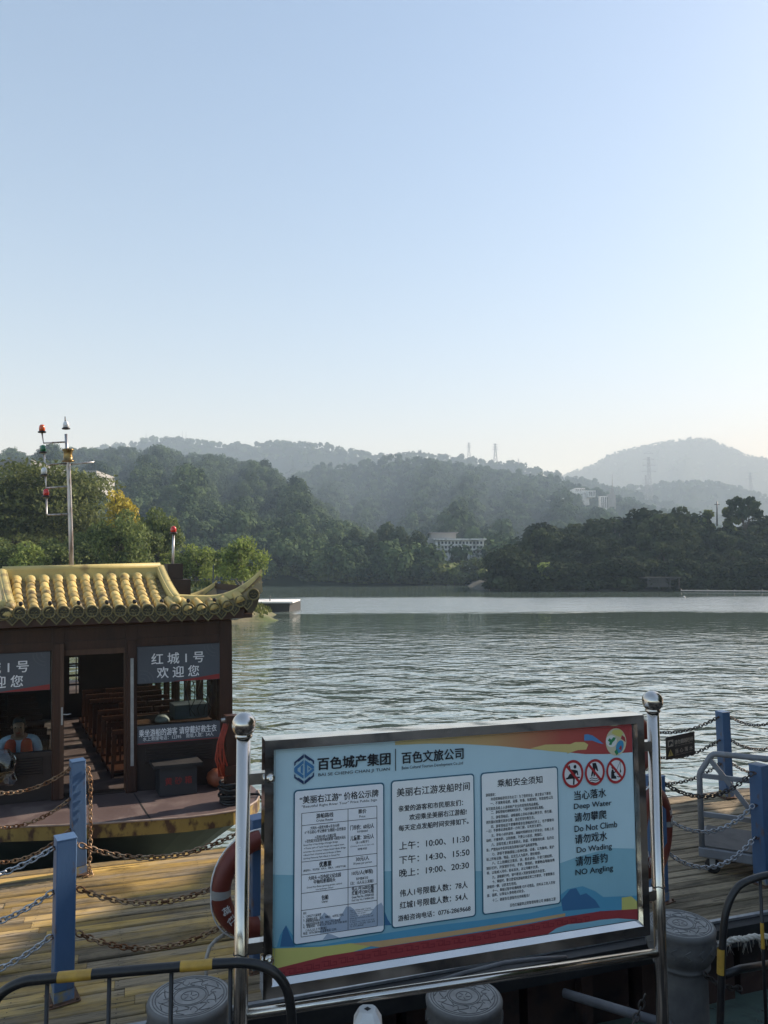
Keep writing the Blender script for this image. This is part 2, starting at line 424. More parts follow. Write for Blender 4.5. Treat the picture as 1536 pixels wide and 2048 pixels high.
# ---- hills
M_hill = pm('wooded_hillside', (.010, .017, .010), (.014, .022, .012), scale=.05, rough=1.0, spec=0)
def interp_rows(cols, n):
    c = np.array(cols, float); xs = np.linspace(c[0, 0], c[-1, 0], n)
    return np.stack([xs] + [np.interp(xs, c[:, 0], c[:, k]) for k in range(1, c.shape[1])], axis=1)
def hill(name, cols, tree_h, n_tree, tmpl, mat, seed, label, ncol=90, pw=0.9, bump=0.06, tsc=(0.7, 1.25), ridge_extra=0, back=1.35, clear=(), zfac=1.2):
    """cols: (px, ridge y, ridge distance, foot distance). A heightfield from foot over ridge to its far side, and its woods."""
    rng = np.random.default_rng(seed)
    R_ = interp_rows(cols, ncol); S_ = np.concatenate([np.linspace(0, 1, 26), np.linspace(1.06, back, 6)])
    ph = rng.uniform(0, 6.28, 8)
    zr = np.array([max(1.0, at(r_[0], r_[1], r_[2]).z - tree_h * zfac) for r_ in R_])
    def P(ci, s):
        i = min(max(ci, 0), ncol - 1); i0 = int(i); i1 = min(i0 + 1, ncol - 1); t = i - i0
        px = R_[i0, 0] * (1 - t) + R_[i1, 0] * t; dr = R_[i0, 2] * (1 - t) + R_[i1, 2] * t; db = R_[i0, 3] * (1 - t) + R_[i1, 3] * t
        z_ = zr[i0] * (1 - t) + zr[i1] * t
        d = db + (dr - db) * s
        X = (px - 768) / F * d
        if s <= 1: zz = z_ * (s ** pw) + z_ * bump * math.sin(s * PI) * (math.sin(ci * .35 + ph[0] + 3 * s) + math.sin(ci * .9 + ph[1] - 5 * s) + .7 * math.sin(ci * .17 + ph[2] + 9 * s))
        else: zz = z_ * (1 - ((s - 1) / (back - 1)) ** 1.5 * .7)
        return X, d, max(zz, -.4)
    rows = [[P(c, s) for c in range(ncol)] for s in S_]
    g = MB(); g.grid([[(p[0], p[1], p[2]) for p in r_] for r_ in rows])
    tag(g.build(name, M_hill), kind='structure')
    def find_d(px, y):
        ci = float(np.interp(px, R_[:, 0], np.arange(ncol))); best = None
        for s in np.linspace(.01, 1, 200):
            X, d, z = P(ci, s); yy = (ray(px, y)[2] / ray(px, y)[1]) * d + EZ
            if best is None or abs(yy - z) < best[0]: best = (abs(yy - z), d, z)
        return best[1], best[2]
    zones = [(a, c_, find_d((a + c_) / 2, yb)[0], fr, bk) for a, c_, yb, fr, bk in clear]
    # woods
    Qs, Ts = [], []
    for i in range(n_tree + ridge_extra):
        ci = rng.uniform(0, ncol - 1); s = rng.uniform(0.01, 1.03) if i < n_tree else rng.uniform(.97, 1.03)
        x, d, z = P(ci, s)
        pxx = 768 + x / d * F
        if any(a < pxx < c_ and dz - fr < d < dz + bk for a, c_, dz, fr, bk in zones): continue
        q, t = tmpl[rng.integers(len(tmpl))]
        th = rng.uniform(0, 6.28); sc = rng.uniform(*tsc); szz = sc * rng.uniform(.8, 1.25)
        c_, s_ = math.cos(th) * sc, math.sin(th) * sc
        V = np.empty_like(q); V[..., 0] = q[..., 0] * c_ - q[..., 1] * s_ + x; V[..., 1] = q[..., 0] * s_ + q[..., 1] * c_ + d; V[..., 2] = q[..., 2] * szz + z
        Qs.append(V); Ts.append(np.clip(t * .65 + rng.normal(.2, .32), 0, 1))
    o = qmesh(name + '_woods', np.concatenate(Qs), np.concatenate(Ts), mat)
    tag(o, label, 'woods', kind='stuff')
    return find_d
def tmpl_set(seed, k, rx, h, nface, size, lr=None, **kw):
    rng = np.random.default_rng(seed); out = []
    for i in range(k):
        L = lobes_from(rng, rng.integers(5, 9), rx * .62, h * .26, h * .6, lr or rx * .5, flat=.85)
        out.append(clumps(L, nface, size, rng, outward=.72, up=.25, **kw))
    return out
F_far = foliage('far_wood_leaves', (.016, .030, .016), (.075, .115, .052), .12, .9, spec=.02)
F_left = foliage('hill_wood_leaves', (.015, .030, .016), (.088, .128, .060), .15, .9, spec=.02)
T_near = tmpl_set(3, 8, 5.0, 10.5, 380, 0.62)
T_mid = tmpl_set(4, 6, 5.0, 10, 150, 1.0)
T_far = tmpl_set(5, 6, 6.0, 11, 60, 1.9)
hill('hill_left', [(-420, 905, 702, 200), (-150, 905, 675, 195), (0, 905, 648, 190), (60, 900, 648, 190), (150, 886, 662, 190), (210, 887, 675, 190), (270, 893, 675, 190), (350, 897, 662, 190), (430, 902, 648, 190),
     (500, 913, 628, 190), (540, 930, 608, 190), (600, 965, 567, 190), (650, 1000, 497, 190), (700, 1035, 430, 190), (760, 1060, 371, 190), (820, 1085, 315, 190), (850, 1108, 262, 192), (865, 1130, 236, 196)],
     9, 3600, T_near, F_left, 11, 'green wooded slope of the hill behind the boat', ridge_extra=160, zfac=1.35, tsc=(.5, .95))
P_mid = hill('hill_middle', [(480, 1000, 900, 420), (560, 965, 960, 420), (592, 940, 980, 420), (640, 924, 1000, 420), (720, 916, 1000, 400), (800, 907, 980, 300), (850, 912, 960, 207), (880, 915, 960, 205), (950, 923, 940, 205), (1010, 932, 930, 205), (1060, 942, 920, 205),
     (1100, 948, 900, 210), (1150, 960, 880, 220), (1200, 975, 860, 240), (1260, 992, 840, 260), (1330, 1015, 820, 300), (1450, 1050, 800, 380), (1700, 1085, 800, 400)],
     10, 3800, T_mid, F_far, 12, 'hazy wooded hill in the middle distance below the two pylons', ridge_extra=160, tsc=(.6, 1.15), pw=1.55, clear=((1062, 1196, 1004, 30, 30), (1190, 1240, 1030, 40, 25), (860, 978, 1110, 30, 16)))
hill('hill_back', [(60, 905, 1600, 1105), (190, 893, 1600, 1105), (225, 886, 1600, 1105), (262, 880, 1640, 1105), (290, 870, 1640, 1105), (340, 872, 1640, 1105), (375, 878, 1640, 1105), (400, 876, 1640, 1105), (425, 882, 1640, 1105), (480, 884, 1640, 1105), (545, 879, 1640, 1105),
     (610, 882, 1640, 1105), (662, 889, 1640, 1105), (700, 898, 1600, 1105), (760, 906, 1600, 1105), (800, 901, 1600, 1105), (850, 905, 1600, 1105), (920, 910, 1600, 1105), (980, 917, 1560, 1062), (1040, 926, 1520, 1020), (1100, 940, 1480, 1020),
     (1150, 951, 1440, 1020), (1200, 962, 1400, 1020), (1260, 977, 1360, 1020), (1330, 1000, 1320, 1020), (1450, 1030, 1280, 1020)], 12, 1500, T_far, F_far, 13, 'pale wooded ridge along the skyline', ridge_extra=420, tsc=(.8, 1.5))
hill('hill_right', [(1150, 1010, 1660, 1250), (1225, 985, 1660, 1250), (1262, 968, 1660, 1250), (1300, 964, 1660, 1250), (1345, 960, 1660, 1250), (1395, 958, 1660, 1250), (1440, 962, 1701, 1250), (1480, 972, 1743, 1250), (1536, 986, 1743, 1250), (1700, 1010, 1743, 1250)],
     12, 500, T_far, F_far, 14, 'pale blue wooded ridge in front of the far mountain', ridge_extra=160, tsc=(.8, 1.4))
hill('mountain', [(1000, 985, 3000, 2300), (1080, 962, 3000, 2300), (1140, 944, 3000, 2300), (1200, 922, 3000, 2300), (1220, 906, 3000, 2300), (1260, 895, 3000, 2300), (1300, 887, 3000, 2300), (1340, 880, 3000, 2300), (1375, 875, 3000, 2300), (1405, 872, 3000, 2300), (1430, 876, 3000, 2300),
     (1455, 886, 3000, 2300), (1480, 899, 3000, 2300), (1512, 911, 3000, 2300), (1536, 913, 3000, 2300), (1620, 930, 3000, 2300), (1800, 960, 3000, 2300)], 10, 1500, T_far, F_far, 15, 'faint woods on the pale far mountain', ridge_extra=500, tsc=(.7, 1.2), pw=1.0)

# ---- near left bank
M_bank = pm('grassy_bank', (.07, .095, .03), (.16, .14, .08), scale=.35, rough=.95, bump=.05, bscale=3, lo=.42, hi=.62)
def patch(name, x0, x1, y0, y1, nx, ny, hfun, mat):
    rows = [[(x0 + (x1 - x0) * i / nx, y0 + (y1 - y0) * j / ny, hfun(x0 + (x1 - x0) * i / nx, y0 + (y1 - y0) * j / ny)) for i in range(nx + 1)] for j in range(ny + 1)]
    g = MB(); g.grid(rows); return tag(g.build(name, mat), kind='structure')
tip = atz(533, 1243, 0)
def bank_left(x, y):
    # inland is to the left of a shoreline running away from the tip
    e1 = (tip.x - x) - max(0, (y - tip.y)) * .10 - max(0, tip.y - y) * 1.4
    e2 = 69.5 - y
    e = min(e1, e2) + .5 * math.sin(x * .7) + .4 * math.sin(y * .9)
    if e < 0: return max(-.5, e * .3)
    return min(2.6, .75 * e + .06 * math.sin(x * 1.3 + y)) 
patch('riverbank', -110, -6, 38, 76, 130, 60, bank_left, M_bank)

# grass tufts and a few stones on the tip of the bank
rng = np.random.default_rng(9); gq = []
for i in range(5000):
    x = tip.x - rng.uniform(.3, 11) ** 1.0; y = rng.uniform(50, 69); z = bank_left(x, y)
    if z < .25: continue
    th = rng.uniform(0, 6.28); wd = rng.uniform(.05, .14); hh = rng.uniform(.12, .4); dx, dy = math.cos(th) * wd, math.sin(th) * wd; lx, ly = rng.uniform(-.12, .12), rng.uniform(-.12, .12)
    gq.append([(x - dx, y - dy, z - .03), (x + dx, y + dy, z - .03), (x + lx + dx * .3, y + ly + dy * .3, z + hh), (x + lx - dx * .3, y + ly - dy * .3, z + hh)])
gq = np.array(gq)
tag(qmesh('bank_grass', gq, rng.uniform(0, 1, len(gq)), foliage('bank_grass_blades', (.05, .07, .018), (.17, .18, .06), .3, .9, spec=.03)), 'rough grass on the tip of the near left bank', 'grass', kind='stuff')

# ---- right shore
M_shore = pm('shore_soil', (.03, .034, .022), (.055, .05, .035), scale=.3, rough=.95, bump=.06, bscale=2)
def bank_right(x, y):
    e1 = y - (138 + 4 * math.sin(x * .11) + max(0, 28 - x) * .35)
    e2 = (x - 17.8) * 1.6 - (y - 138) * .12
    e = min(e1, e2, (235 - y) * .5)
    if e < 0: return max(-.5, e * .2)
    return min(.5 + e * .16, 9 + 1.5 * math.sin(x * .09)) + .3 * math.sin(x * .5 + y * .4)
patch('right_shore', 10, 190, 120, 240, 110, 60, bank_right, M_shore)

# ---- quay where the sign and the camera stand (dock runs along dU, away from us along dN)
DA = rad(17.9)
dU = Vector((math.cos(DA), math.sin(DA), 0)); dN = Vector((-math.sin(DA), math.cos(DA), 0))
def dk(u, n, z=0): return dU * u + dN * n + Vector((0, 0, z))
M_quay = pm('quay_stone', (.24, .205, .17), (.13, .11, .092), scale=3, rough=.85, bump=.006, bscale=18, c3=(.025, .022, .02), c3scale=.9, c3lo=.48, c3hi=.55)
q = MB()
qz = EZ - 2.8
def slab(u0, u1, n0, n1, z0, z1): q.add([dk(u0, n0, z0), dk(u1, n0, z0), dk(u1, n1, z0), dk(u0, n1, z0), dk(u0, n0, z1), dk(u1, n0, z1), dk(u1, n1, z1), dk(u0, n1, z1)], [(0, 3, 2, 1), (4, 5, 6, 7), (0, 1, 5, 4), (1, 2, 6, 5), (2, 3, 7, 6), (3, 0, 4, 7)])
slab(-30, 30, 2.6, 3.55, -.5, qz)
slab(-30, 3.95, 3.55, 5.02, -.5, EZ - 3.42)
slab(3.95, 30, 3.55, 4.42, -.5, EZ - 3.42)
for k in range(6):
    slab(-30, 30, 2.6 - .32 * (k + 1), 2.6 - .32 * k, -.5, qz + .19 * (k + 1))
slab(-30, 30, -45, 2.6 - .32 * 6, -.5, qz + .19 * 6 + .02)
tag(q.build('quay', M_quay), kind='structure')

# =====================================================================================================
# TREES
# =====================================================================================================
M_bark = pm('bark', (.10, .08, .06), (.06, .05, .04), scale=6, rough=.95, bump=.02, stretch=(1, 1, .3))
M_barkp = pm('pale_bark', (.28, .25, .20), (.14, .12, .10), scale=5, rough=.9, bump=.01, stretch=(1, 1, .3))
def trunk_mb(h, r, rng, limbs, lean=.05):
    t = MB(); top = Vector((rng.uniform(-lean, lean) * h, rng.uniform(-lean, lean) * h, h))
    pts = [Vector((0, 0, -.5)).lerp(top, i / 6) + Vector((rng.uniform(-.1, .1) * r * 3, rng.uniform(-.1, .1) * r * 3, 0)) for i in range(7)]
    t.tube(pts, [r * (1.15 - .75 * i / 6) for i in range(7)], 7)
    for (x, y, z) in limbs:
        a = pts[int(rng.integers(2, 6))]
        e = Vector((x, y, z)); m_ = a.lerp(e, .5) + Vector((0, 0, .12 * (e - a).length))
        t.tube([a, m_, e], [r * .45, r * .28, r * .1], 5)
    return t
def make_tree(name, label, cat, seed, h, rx, nface, size, leaf, bark, n_lobe=9, lr=None, flat=.8, cz=.62, rz=.28, group=None, outward=.6, aspect=1.0, r=None, lay=False, tamp=.35, shell=(.6, 1.08)):
    rng = np.random.default_rng(seed)
    t = thing(name, label, cat, (0, 0, 0), group, world=False)
    if lay:
        L = []
        for i in range(n_lobe):
            zz = h * (.38 + .6 * (i + .5) / n_lobe); rad_ = rx * (1.05 - .55 * abs((i / n_lobe) - .45)); th = rng.uniform(0, 6.28); o_ = rx * rng.uniform(.1, .62)
            L.append((o_ * math.cos(th), o_ * math.sin(th), zz, rad_ * .55, rad_ * .55, h * .045, rng.uniform(0, 1)))
        L = np.array(L)
    else:
        L = lobes_from(rng, n_lobe, rx * .68, h * rz, h * cz, lr or rx * .45, flat)
    Q, ti = clumps(L, nface, size, rng, outward=outward, aspect=aspect, tamp=tamp, shell=shell)
    trunk_mb(h * .8, r or h * .028, rng, [L[i, :3] for i in range(0, len(L), 1)][:9]).build('trunk', bark, t)
    qmesh('crown', Q, ti, leaf, t)
    return t
leaf_dark = foliage('dark_leaves', (.010, .017, .011), (.066, .085, .040), .18, .9, spec=.03)
leaf_olive = foliage('olive_leaves', (.024, .036, .012), (.21, .24, .085), .4, spec=.1)
leaf_mid = foliage('green_leaves', (.018, .034, .012), (.20, .25, .08), .4, spec=.15)
leaf_bright = foliage('bright_leaves', (.018, .038, .010), (.34, .42, .11), .45, spec=.15)
leaf_yellow = foliage('yellow_leaves', (.16, .14, .02), (.55, .44, .05), .35)
leaf_gum = foliage('gum_leaves', (.022, .040, .024), (.085, .11, .062), .2, .9, spec=.03)

def ground_tree(px, py_top, d, zg, base_h):   # where a tree stands and its scale from where its top shows
    p = at(px, py_top, d); return Vector((p.x, p.y, zg)), (p.z - zg) / base_h

# -- left bank, trees one can tell apart
def put(proto, px, ytop, d, zg, base_h, rz, label, wide=1.0, first=False, group=None):
    loc, s = ground_tree(px, ytop, d, zg, base_h)
    if first:
        proto.location = loc; proto.scale = (s * wide, s * wide, s); proto.rotation_euler = (0, 0, rz); proto['label'] = label
        if group: proto['group'] = group
        return proto
    return copy_thing(proto, loc, rz, (s * wide, s * wide, s), label, group)
lay = make_tree('feathery_tree', '', 'tree', 21, 10, 6.0, 11000, .21, leaf_olive, M_bark, n_lobe=34, lay=True, outward=.15, aspect=.5, shell=(.3, 1.08))
put(lay, 40, 935, 68, 2.2, 10, .3, 'big olive-green feathery tree in flat layers behind the boat roof, left of the tall mast', 1.05, True)
put(lay, 124, 940, 70, 2.2, 10, 2.4, 'olive feathery tree with flat layered branches directly behind the tall signal mast', .95)
put(lay, -70, 960, 66, 2.2, 10, 4.0, 'olive feathery tree cut by the left edge of the picture', 1.0)
br = make_tree('broadleaf_tree', '', 'tree', 22, 9, 4.2, 6500, .22, leaf_mid, M_bark, n_lobe=26, lr=1.15, outward=.3, aspect=.6, shell=(.4, 1.15), tamp=.6)
put(br, 275, 1040, 62, 2.2, 9, .5, 'dark green broadleaf tree with a pale leaning trunk under the yellow crown', 1.0, True)
put(br, 190, 1050, 60, 2.0, 9, 2.2, 'shaded green tree right of the foot of the tall mast', 1.15)
put(br, 100, 1075, 57, 1.8, 9, 3.7, 'shaded leafy tree left of the foot of the tall mast', 1.2)
put(br, 318, 1012, 66, 2.2, 9, 5.0, 'dark spreading tree behind the pole with the red lamp', .75)
put(br, 0, 1075, 58, 1.8, 9, 1.0, 'dark leafy tree low at the left edge behind the roof', 1.3)
yl = make_tree('yellow_tree', 'tree with a bright yellow crown behind the olive feathery trees', 'tree', 23, 9, 1.7, 2200, .16, leaf_yellow, M_bark, n_lobe=16, lr=.75, outward=.3, aspect=.6, cz=.78, rz=.2, tamp=.6)
put(br, 246, 1016, 54, 1.8, 9, 3.0, 'leafy green tree in front of the yellow crown', .8)
put(yl, 238, 984, 60, 2.2, 9, 0, 'tree with a bright yellow crown behind the olive feathery trees', 1.0, True)
bg_ = make_tree('young_tree', '', 'tree', 24, 6, 2.7, 3600, .18, leaf_bright, M_barkp, n_lobe=22, lr=.72, outward=.25, aspect=.55, shell=(.4, 1.2), tamp=.6, cz=.6, rz=.32)
put(bg_, 485, 1066, 58, 1.3, 6, .4, 'bright green leafy tree beside the upturned roof corner', .95, True)
put(bg_, 392, 1083, 60, 1.6, 6, 2.0, 'bright green tree between the red lamp pole and the small blue board', 1.0)
put(bg_, 62, 1078, 52, 1.6, 6, 3.3, 'light green bushy tree low behind the left of the boat roof', .8)
put(bg_, 345, 1098, 64, 2.0, 6, 4.6, 'light green low tree behind the dark flue box on the roof', 1.1)
put(bg_, 440, 1092, 66, 2.0, 6, 5.5, 'green tree standing behind the small blue board', .9)

# -- far left shore: shrubs and gum trees at the water
gum = make_tree('gum_tree', '', 'tree', 25, 20, 4.4, 2600, .55, leaf_gum, M_barkp, n_lobe=16, lr=1.7, cz=.56, rz=.36, outward=.5, flat=1.25, r=.3)
for i, (px, yt, d, wd) in enumerate([(640, 1062, 214, .95), (672, 1068, 211, .9), (706, 1052, 214, 1.0), (742, 1062, 212, .95), (776, 1040, 216, 1.05), (806, 1050, 214, .95), (836, 1058, 213, 1.0), (862, 1085, 211, .9)]):
    lb = 'tall drooping gum tree in the grove at the water on the far shore'
    put(gum, px, yt, d, .6, 20, i * 1.3, lb, wd, i == 0, 'gum trees on the far shore')
bush = make_tree('shore_bush', '', 'bush', 26, 6, 3.6, 1500, .42, leaf_mid, M_bark, n_lobe=9, cz=.5, rz=.32, outward=.55)
rng = np.random.default_rng(5)
for i in range(26):
    px = 520 + i * 18.5 + rng.uniform(-5, 5)
    put(bush, px, 1122 + rng.uniform(-14, 14), 199 + rng.uniform(-3, 8), .2, 6, i * 2.1, 'round green bush in the row along the far shoreline', rng.uniform(1.0, 1.5), i == 0, 'bushes along the far shoreline')

# -- right wooded shore
lab = 'dark leafy tree in the dense wood on the right shore'
grp = 'trees of the right shore wood'
protos = [make_tree('wood_tree', lab, 'tree', 31 + k, 11, 5.2, 3000, .42, leaf_dark, M_bark, n_lobe=13, outward=.5, group=grp, cz=.56, rz=.36, lr=2.2) for k in range(4)]
used = [False] * 4
sil = [(960, 1120), (985, 1092), (1010, 1078), (1060, 1062), (1120, 1040), (1160, 1036), (1200, 1036), (1250, 1022), (1330, 1016), (1365, 1022), (1390, 1048), (1420, 1048), (1450, 1040), (1490, 1045), (1540, 1040), (1650, 1030), (1800, 1030)]
sx_ = [a for a, b in sil]; sy_ = [b for a, b in sil]
rng = np.random.default_rng(8)
spots = [(1003, 1088, 146), (1035, 1072, 150), (1072, 1058, 153)]
for row, (d, frac) in enumerate([(143, .40), (150, .62), (158, .80), (166, .94), (172, 1.0)]):
    n_ = 19
    for i in range(n_):
        px = 985 + (1700 - 985) * (i + rng.uniform(-.35, .35)) / (n_ - 1) + (10 if row else 0)
        if row and px < 1000 + row * 14: continue
        yt = 1176 - (1176 - np.interp(px, sx_, sy_)) * frac * rng.uniform(.96, 1.10)
        spots.append((px, yt, d + rng.uniform(-3, 3)))
for i, (px, yt, d) in enumerate(spots):
    k = i % 4; X = (px - 768) / F * d; zg = max(.1, bank_right(X, d)) * .75
    put(protos[k], px, min(yt, 1140), d, zg, 11, i * 1.7, lab, rng.uniform(.85, 1.25) * (1.0 if yt < 1100 else 1.4), not used[k], grp); used[k] = True
lone = make_tree('broad_crowned_tree', 'tree with an open rounded crown standing above the right shore wood', 'tree', 41, 12, 5.6, 1500, .40, leaf_gum, M_bark, n_lobe=30, lr=.85, cz=.78, rz=.2, flat=.7, outward=.35)
put(lone, 1488, 988, 165, 7, 12, .4, 'tree with an open rounded crown standing above the right shore wood', .75, True)
for k_, (px, yt) in enumerate(((1455, 1056), (1478, 1050), (1502, 1052), (1525, 1050))): put(protos[k_], px, yt, 163, 5.5, 11, k_ * 2.0, lab, 1.0, False, grp)
light = make_tree('pale_shrub', 'pale green shrub at the left tip of the right shore', 'bush', 42, 5, 2.6, 1300, .3, leaf_bright, M_bark, n_lobe=8, cz=.6, rz=.3)
put(light, 1082, 1128, 137, .3, 5, .4, 'pale green shrub near the water at the tip of the right shore', 1.0, True)
palm = make_tree('slender_tree', '', 'tree', 43, 13, 2.2, 1200, .38, leaf_mid, M_bark, n_lobe=10, lr=1.0, cz=.72, rz=.24, outward=.4)
put(palm, 1412, 1018, 168, 6, 13, .4, 'slender tree poking out of the right wood left of the utility pole', 1.0, True)
put(palm, 1462, 1012, 168, 6, 13, 2.4, 'slender tree poking out of the right wood right of the utility pole', 1.0)
# bushes along the waterline of the right shore
dbush = make_tree('shore_bush', '', 'bush', 27, 6, 3.6, 2200, .36, leaf_dark, M_bark, n_lobe=10, cz=.48, rz=.36, outward=.5)
for i in range(24):
    px = 1025 + i * 29 + rng.uniform(-8, 8); d = 136 + max(0, 28 - (px - 768) / F * 138) * .35
    put(dbush, px, 1128 + rng.uniform(-14, 14), d + rng.uniform(0, 2), -.4, 6, i * 1.9, 'dark bush overhanging the water along the right shore', rng.uniform(1.0, 1.4), i == 0, 'bushes along the right shore')
# the row of tall trees on the quay, outside the frame on the right, that shades the sign and the right half of the dock
slab(12.5, 34, 4.42, 14, -.5, qz)
tall = make_tree('quay_tree', 'tall dense leafy tree in the row on the quay, shading the dock', 'tree', 51, 13, 5.6, 12000, .46, leaf_mid, M_bark, n_lobe=22, lr=2.6, cz=.60, rz=.36, outward=.4, group='shade trees on the quay', r=.25)
for i in range(6):
    for j in range(2):
        c_ = Vector((11.3 + .423 * (4.55 + 3.6 * i) + .906 * 5 * j, 12.5 - .906 * (4.55 + 3.6 * i) + .423 * 5 * j, qz))
        if i + j == 0: tall.location = c_
        else: copy_thing(tall, c_, i * 1.3 + j, 1 + .06 * j)
# =====================================================================================================
# THE DOCK
# =====================================================================================================
DZ = EZ - 2.96                  # top of the deck boards
def wood_mat(name, ca, cb, cc, attr_amt=.35):
    m = bpy.data.materials.new(name); m.use_nodes = True
    n = m.node_tree.nodes; l = m.node_tree.links; b = n['Principled BSDF']; b.inputs['Roughness'].default_value = .8
    b.inputs['Specular IOR Level'].default_value = .25
    tc = n.new('ShaderNodeTexCoord'); mp = n.new('ShaderNodeMapping')
    mp.inputs['Rotation'].default_value = (0, 0, -DA); mp.inputs['Scale'].default_value = (.55, 9, 9)
    rot = n.new('ShaderNodeVectorRotate'); rot.rotation_type = 'Z_AXIS'; rot.inputs['Angle'].default_value = -DA
    l.new(tc.outputs['Object'], rot.inputs['Vector'])
    mp.inputs['Rotation'].default_value = (0, 0, 0); l.new(rot.outputs['Vector'], mp.inputs['Vector'])
    at_ = n.new('ShaderNodeAttribute'); at_.attribute_name = 'tint'
    ad = n.new('ShaderNodeVectorMath'); ad.operation = 'ADD'; sc = n.new('ShaderNodeVectorMath'); sc.operation = 'SCALE'
    sc.inputs[0].default_value = (37, 11, 5); l.new(at_.outputs['Fac'], sc.inputs['Scale']); l.new(mp.outputs['Vector'], ad.inputs[0]); l.new(sc.outputs['Vector'], ad.inputs[1])
    g = n.new('ShaderNodeTexNoise'); g.inputs['Scale'].default_value = 3.2; g.inputs['Detail'].default_value = 8; g.inputs['Roughness'].default_value = .7; g.inputs['Distortion'].default_value = .3
    l.new(ad.outputs['Vector'], g.inputs['Vector'])
    mp2 = n.new('ShaderNodeMapping'); mp2.inputs['Scale'].default_value = (.9, 3.0, 1); l.new(rot.outputs['Vector'], mp2.inputs['Vector'])
    ad2 = n.new('ShaderNodeVectorMath'); ad2.operation = 'ADD'; l.new(mp2.outputs['Vector'], ad2.inputs[0]); l.new(sc.outputs['Vector'], ad2.inputs[1])
    p = n.new('ShaderNodeTexNoise'); p.inputs['Scale'].default_value = .8; p.inputs['Detail'].default_value = 7; p.inputs['Roughness'].default_value = .65
    l.new(ad2.outputs['Vector'], p.inputs['Vector'])
    def mr(x, a, b_):
        q = n.new('ShaderNodeMapRange'); q.inputs['From Min'].default_value = a; q.inputs['From Max'].default_value = b_; l.new(x, q.inputs['Value']); return q.outputs['Result']
    def mix(fac, A, B):
        q = n.new('ShaderNodeMix'); q.data_type = 'RGBA'; l.new(fac, q.inputs['Factor'])
        for nm, x in (('A', A), ('B', B)):
            if isinstance(x, tuple): q.inputs[nm].default_value = c4(x)
            else: l.new(x, q.inputs[nm])
        return q.outputs['Result']
    base = mix(mr(g.outputs['Fac'], .36, .60), cb, ca)          # grey weathered grain
    su = n.new('ShaderNodeSeparateXYZ'); l.new(rot.outputs['Vector'], su.inputs[0])
    wr = n.new('ShaderNodeMapRange'); wr.inputs['From Min'].default_value = 1.0; wr.inputs['From Max'].default_value = 4.0; wr.inputs['To Max'].default_value = .2; l.new(su.outputs['X'], wr.inputs['Value'])
    sb2 = n.new('ShaderNodeMath'); sb2.operation = 'SUBTRACT'; l.new(p.outputs['Fac'], sb2.inputs[0]); l.new(wr.outputs['Result'], sb2.inputs[1])
    base = mix(mr(sb2.outputs[0], .45, .64), base, cc)        # worn ochre paint left on the boards
    dirt = mix(mr(g.outputs['Fac'], .55, .66), base, tuple(x * .32 for x in cb[:3]))
    st = n.new('ShaderNodeTexNoise'); st.inputs['Scale'].default_value = 1.3; st.inputs['Detail'].default_value = 6; st.inputs['Roughness'].default_value = .7; l.new(rot.outputs['Vector'], st.inputs['Vector'])
    sm = n.new('ShaderNodeMapRange'); sm.inputs['From Min'].default_value = .50; sm.inputs['From Max'].default_value = .68; sm.inputs['To Min'].default_value = 1; sm.inputs['To Max'].default_value = .5; l.new(st.outputs['Fac'], sm.inputs['Value'])
    dv = n.new('ShaderNodeVectorMath'); dv.operation = 'SCALE'; l.new(dirt, dv.inputs[0]); l.new(sm.outputs['Result'], dv.inputs['Scale']); dirt = dv.outputs['Vector']      # trodden, damp stains
    vm = n.new('ShaderNodeVectorMath'); vm.operation = 'SCALE'; ma = n.new('ShaderNodeMapRange'); ma.inputs['To Min'].default_value = 1 - attr_amt; ma.inputs['To Max'].default_value = 1 + attr_amt
    l.new(at_.outputs['Fac'], ma.inputs['Value']); l.new(dirt, vm.inputs[0]); l.new(ma.outputs['Result'], vm.inputs['Scale'])
    l.new(vm.outputs['Vector'], b.inputs['Base Color'])
    bp = n.new('ShaderNodeBump'); bp.inputs['Distance'].default_value = .006; l.new(g.outputs['Fac'], bp.inputs['Height']); l.new(bp.outputs['Normal'], b.inputs['Normal'])
    return m
M_deck = wood_mat('weathered_boards', (.33, .265, .175), (.085, .068, .045), (.42, .28, .085), .36)
M_black = pm('black_rubber', (.012, .012, .013), (.025, .024, .023), scale=6, rough=.7)
M_rust = pm('rusty_pontoon', (.055, .028, .02), (.09, .05, .035), scale=4, rough=.85, bump=.01, c3=(.03, .02, .016), c3scale=2)
M_galv = pm('galvanised', (.42, .43, .44), (.30, .31, .32), scale=12, rough=.45, metal=.6)
rng = np.random.default_rng(77)
dock = thing('floating_dock', 'long floating dock of weathered ochre boards between the boat and the sign', 'dock', dk(2, 6.9, DZ))
b = MB(); N0, N1 = 5.44, 8.46; nrow = 25; pw_ = (N1 - N0) / nrow
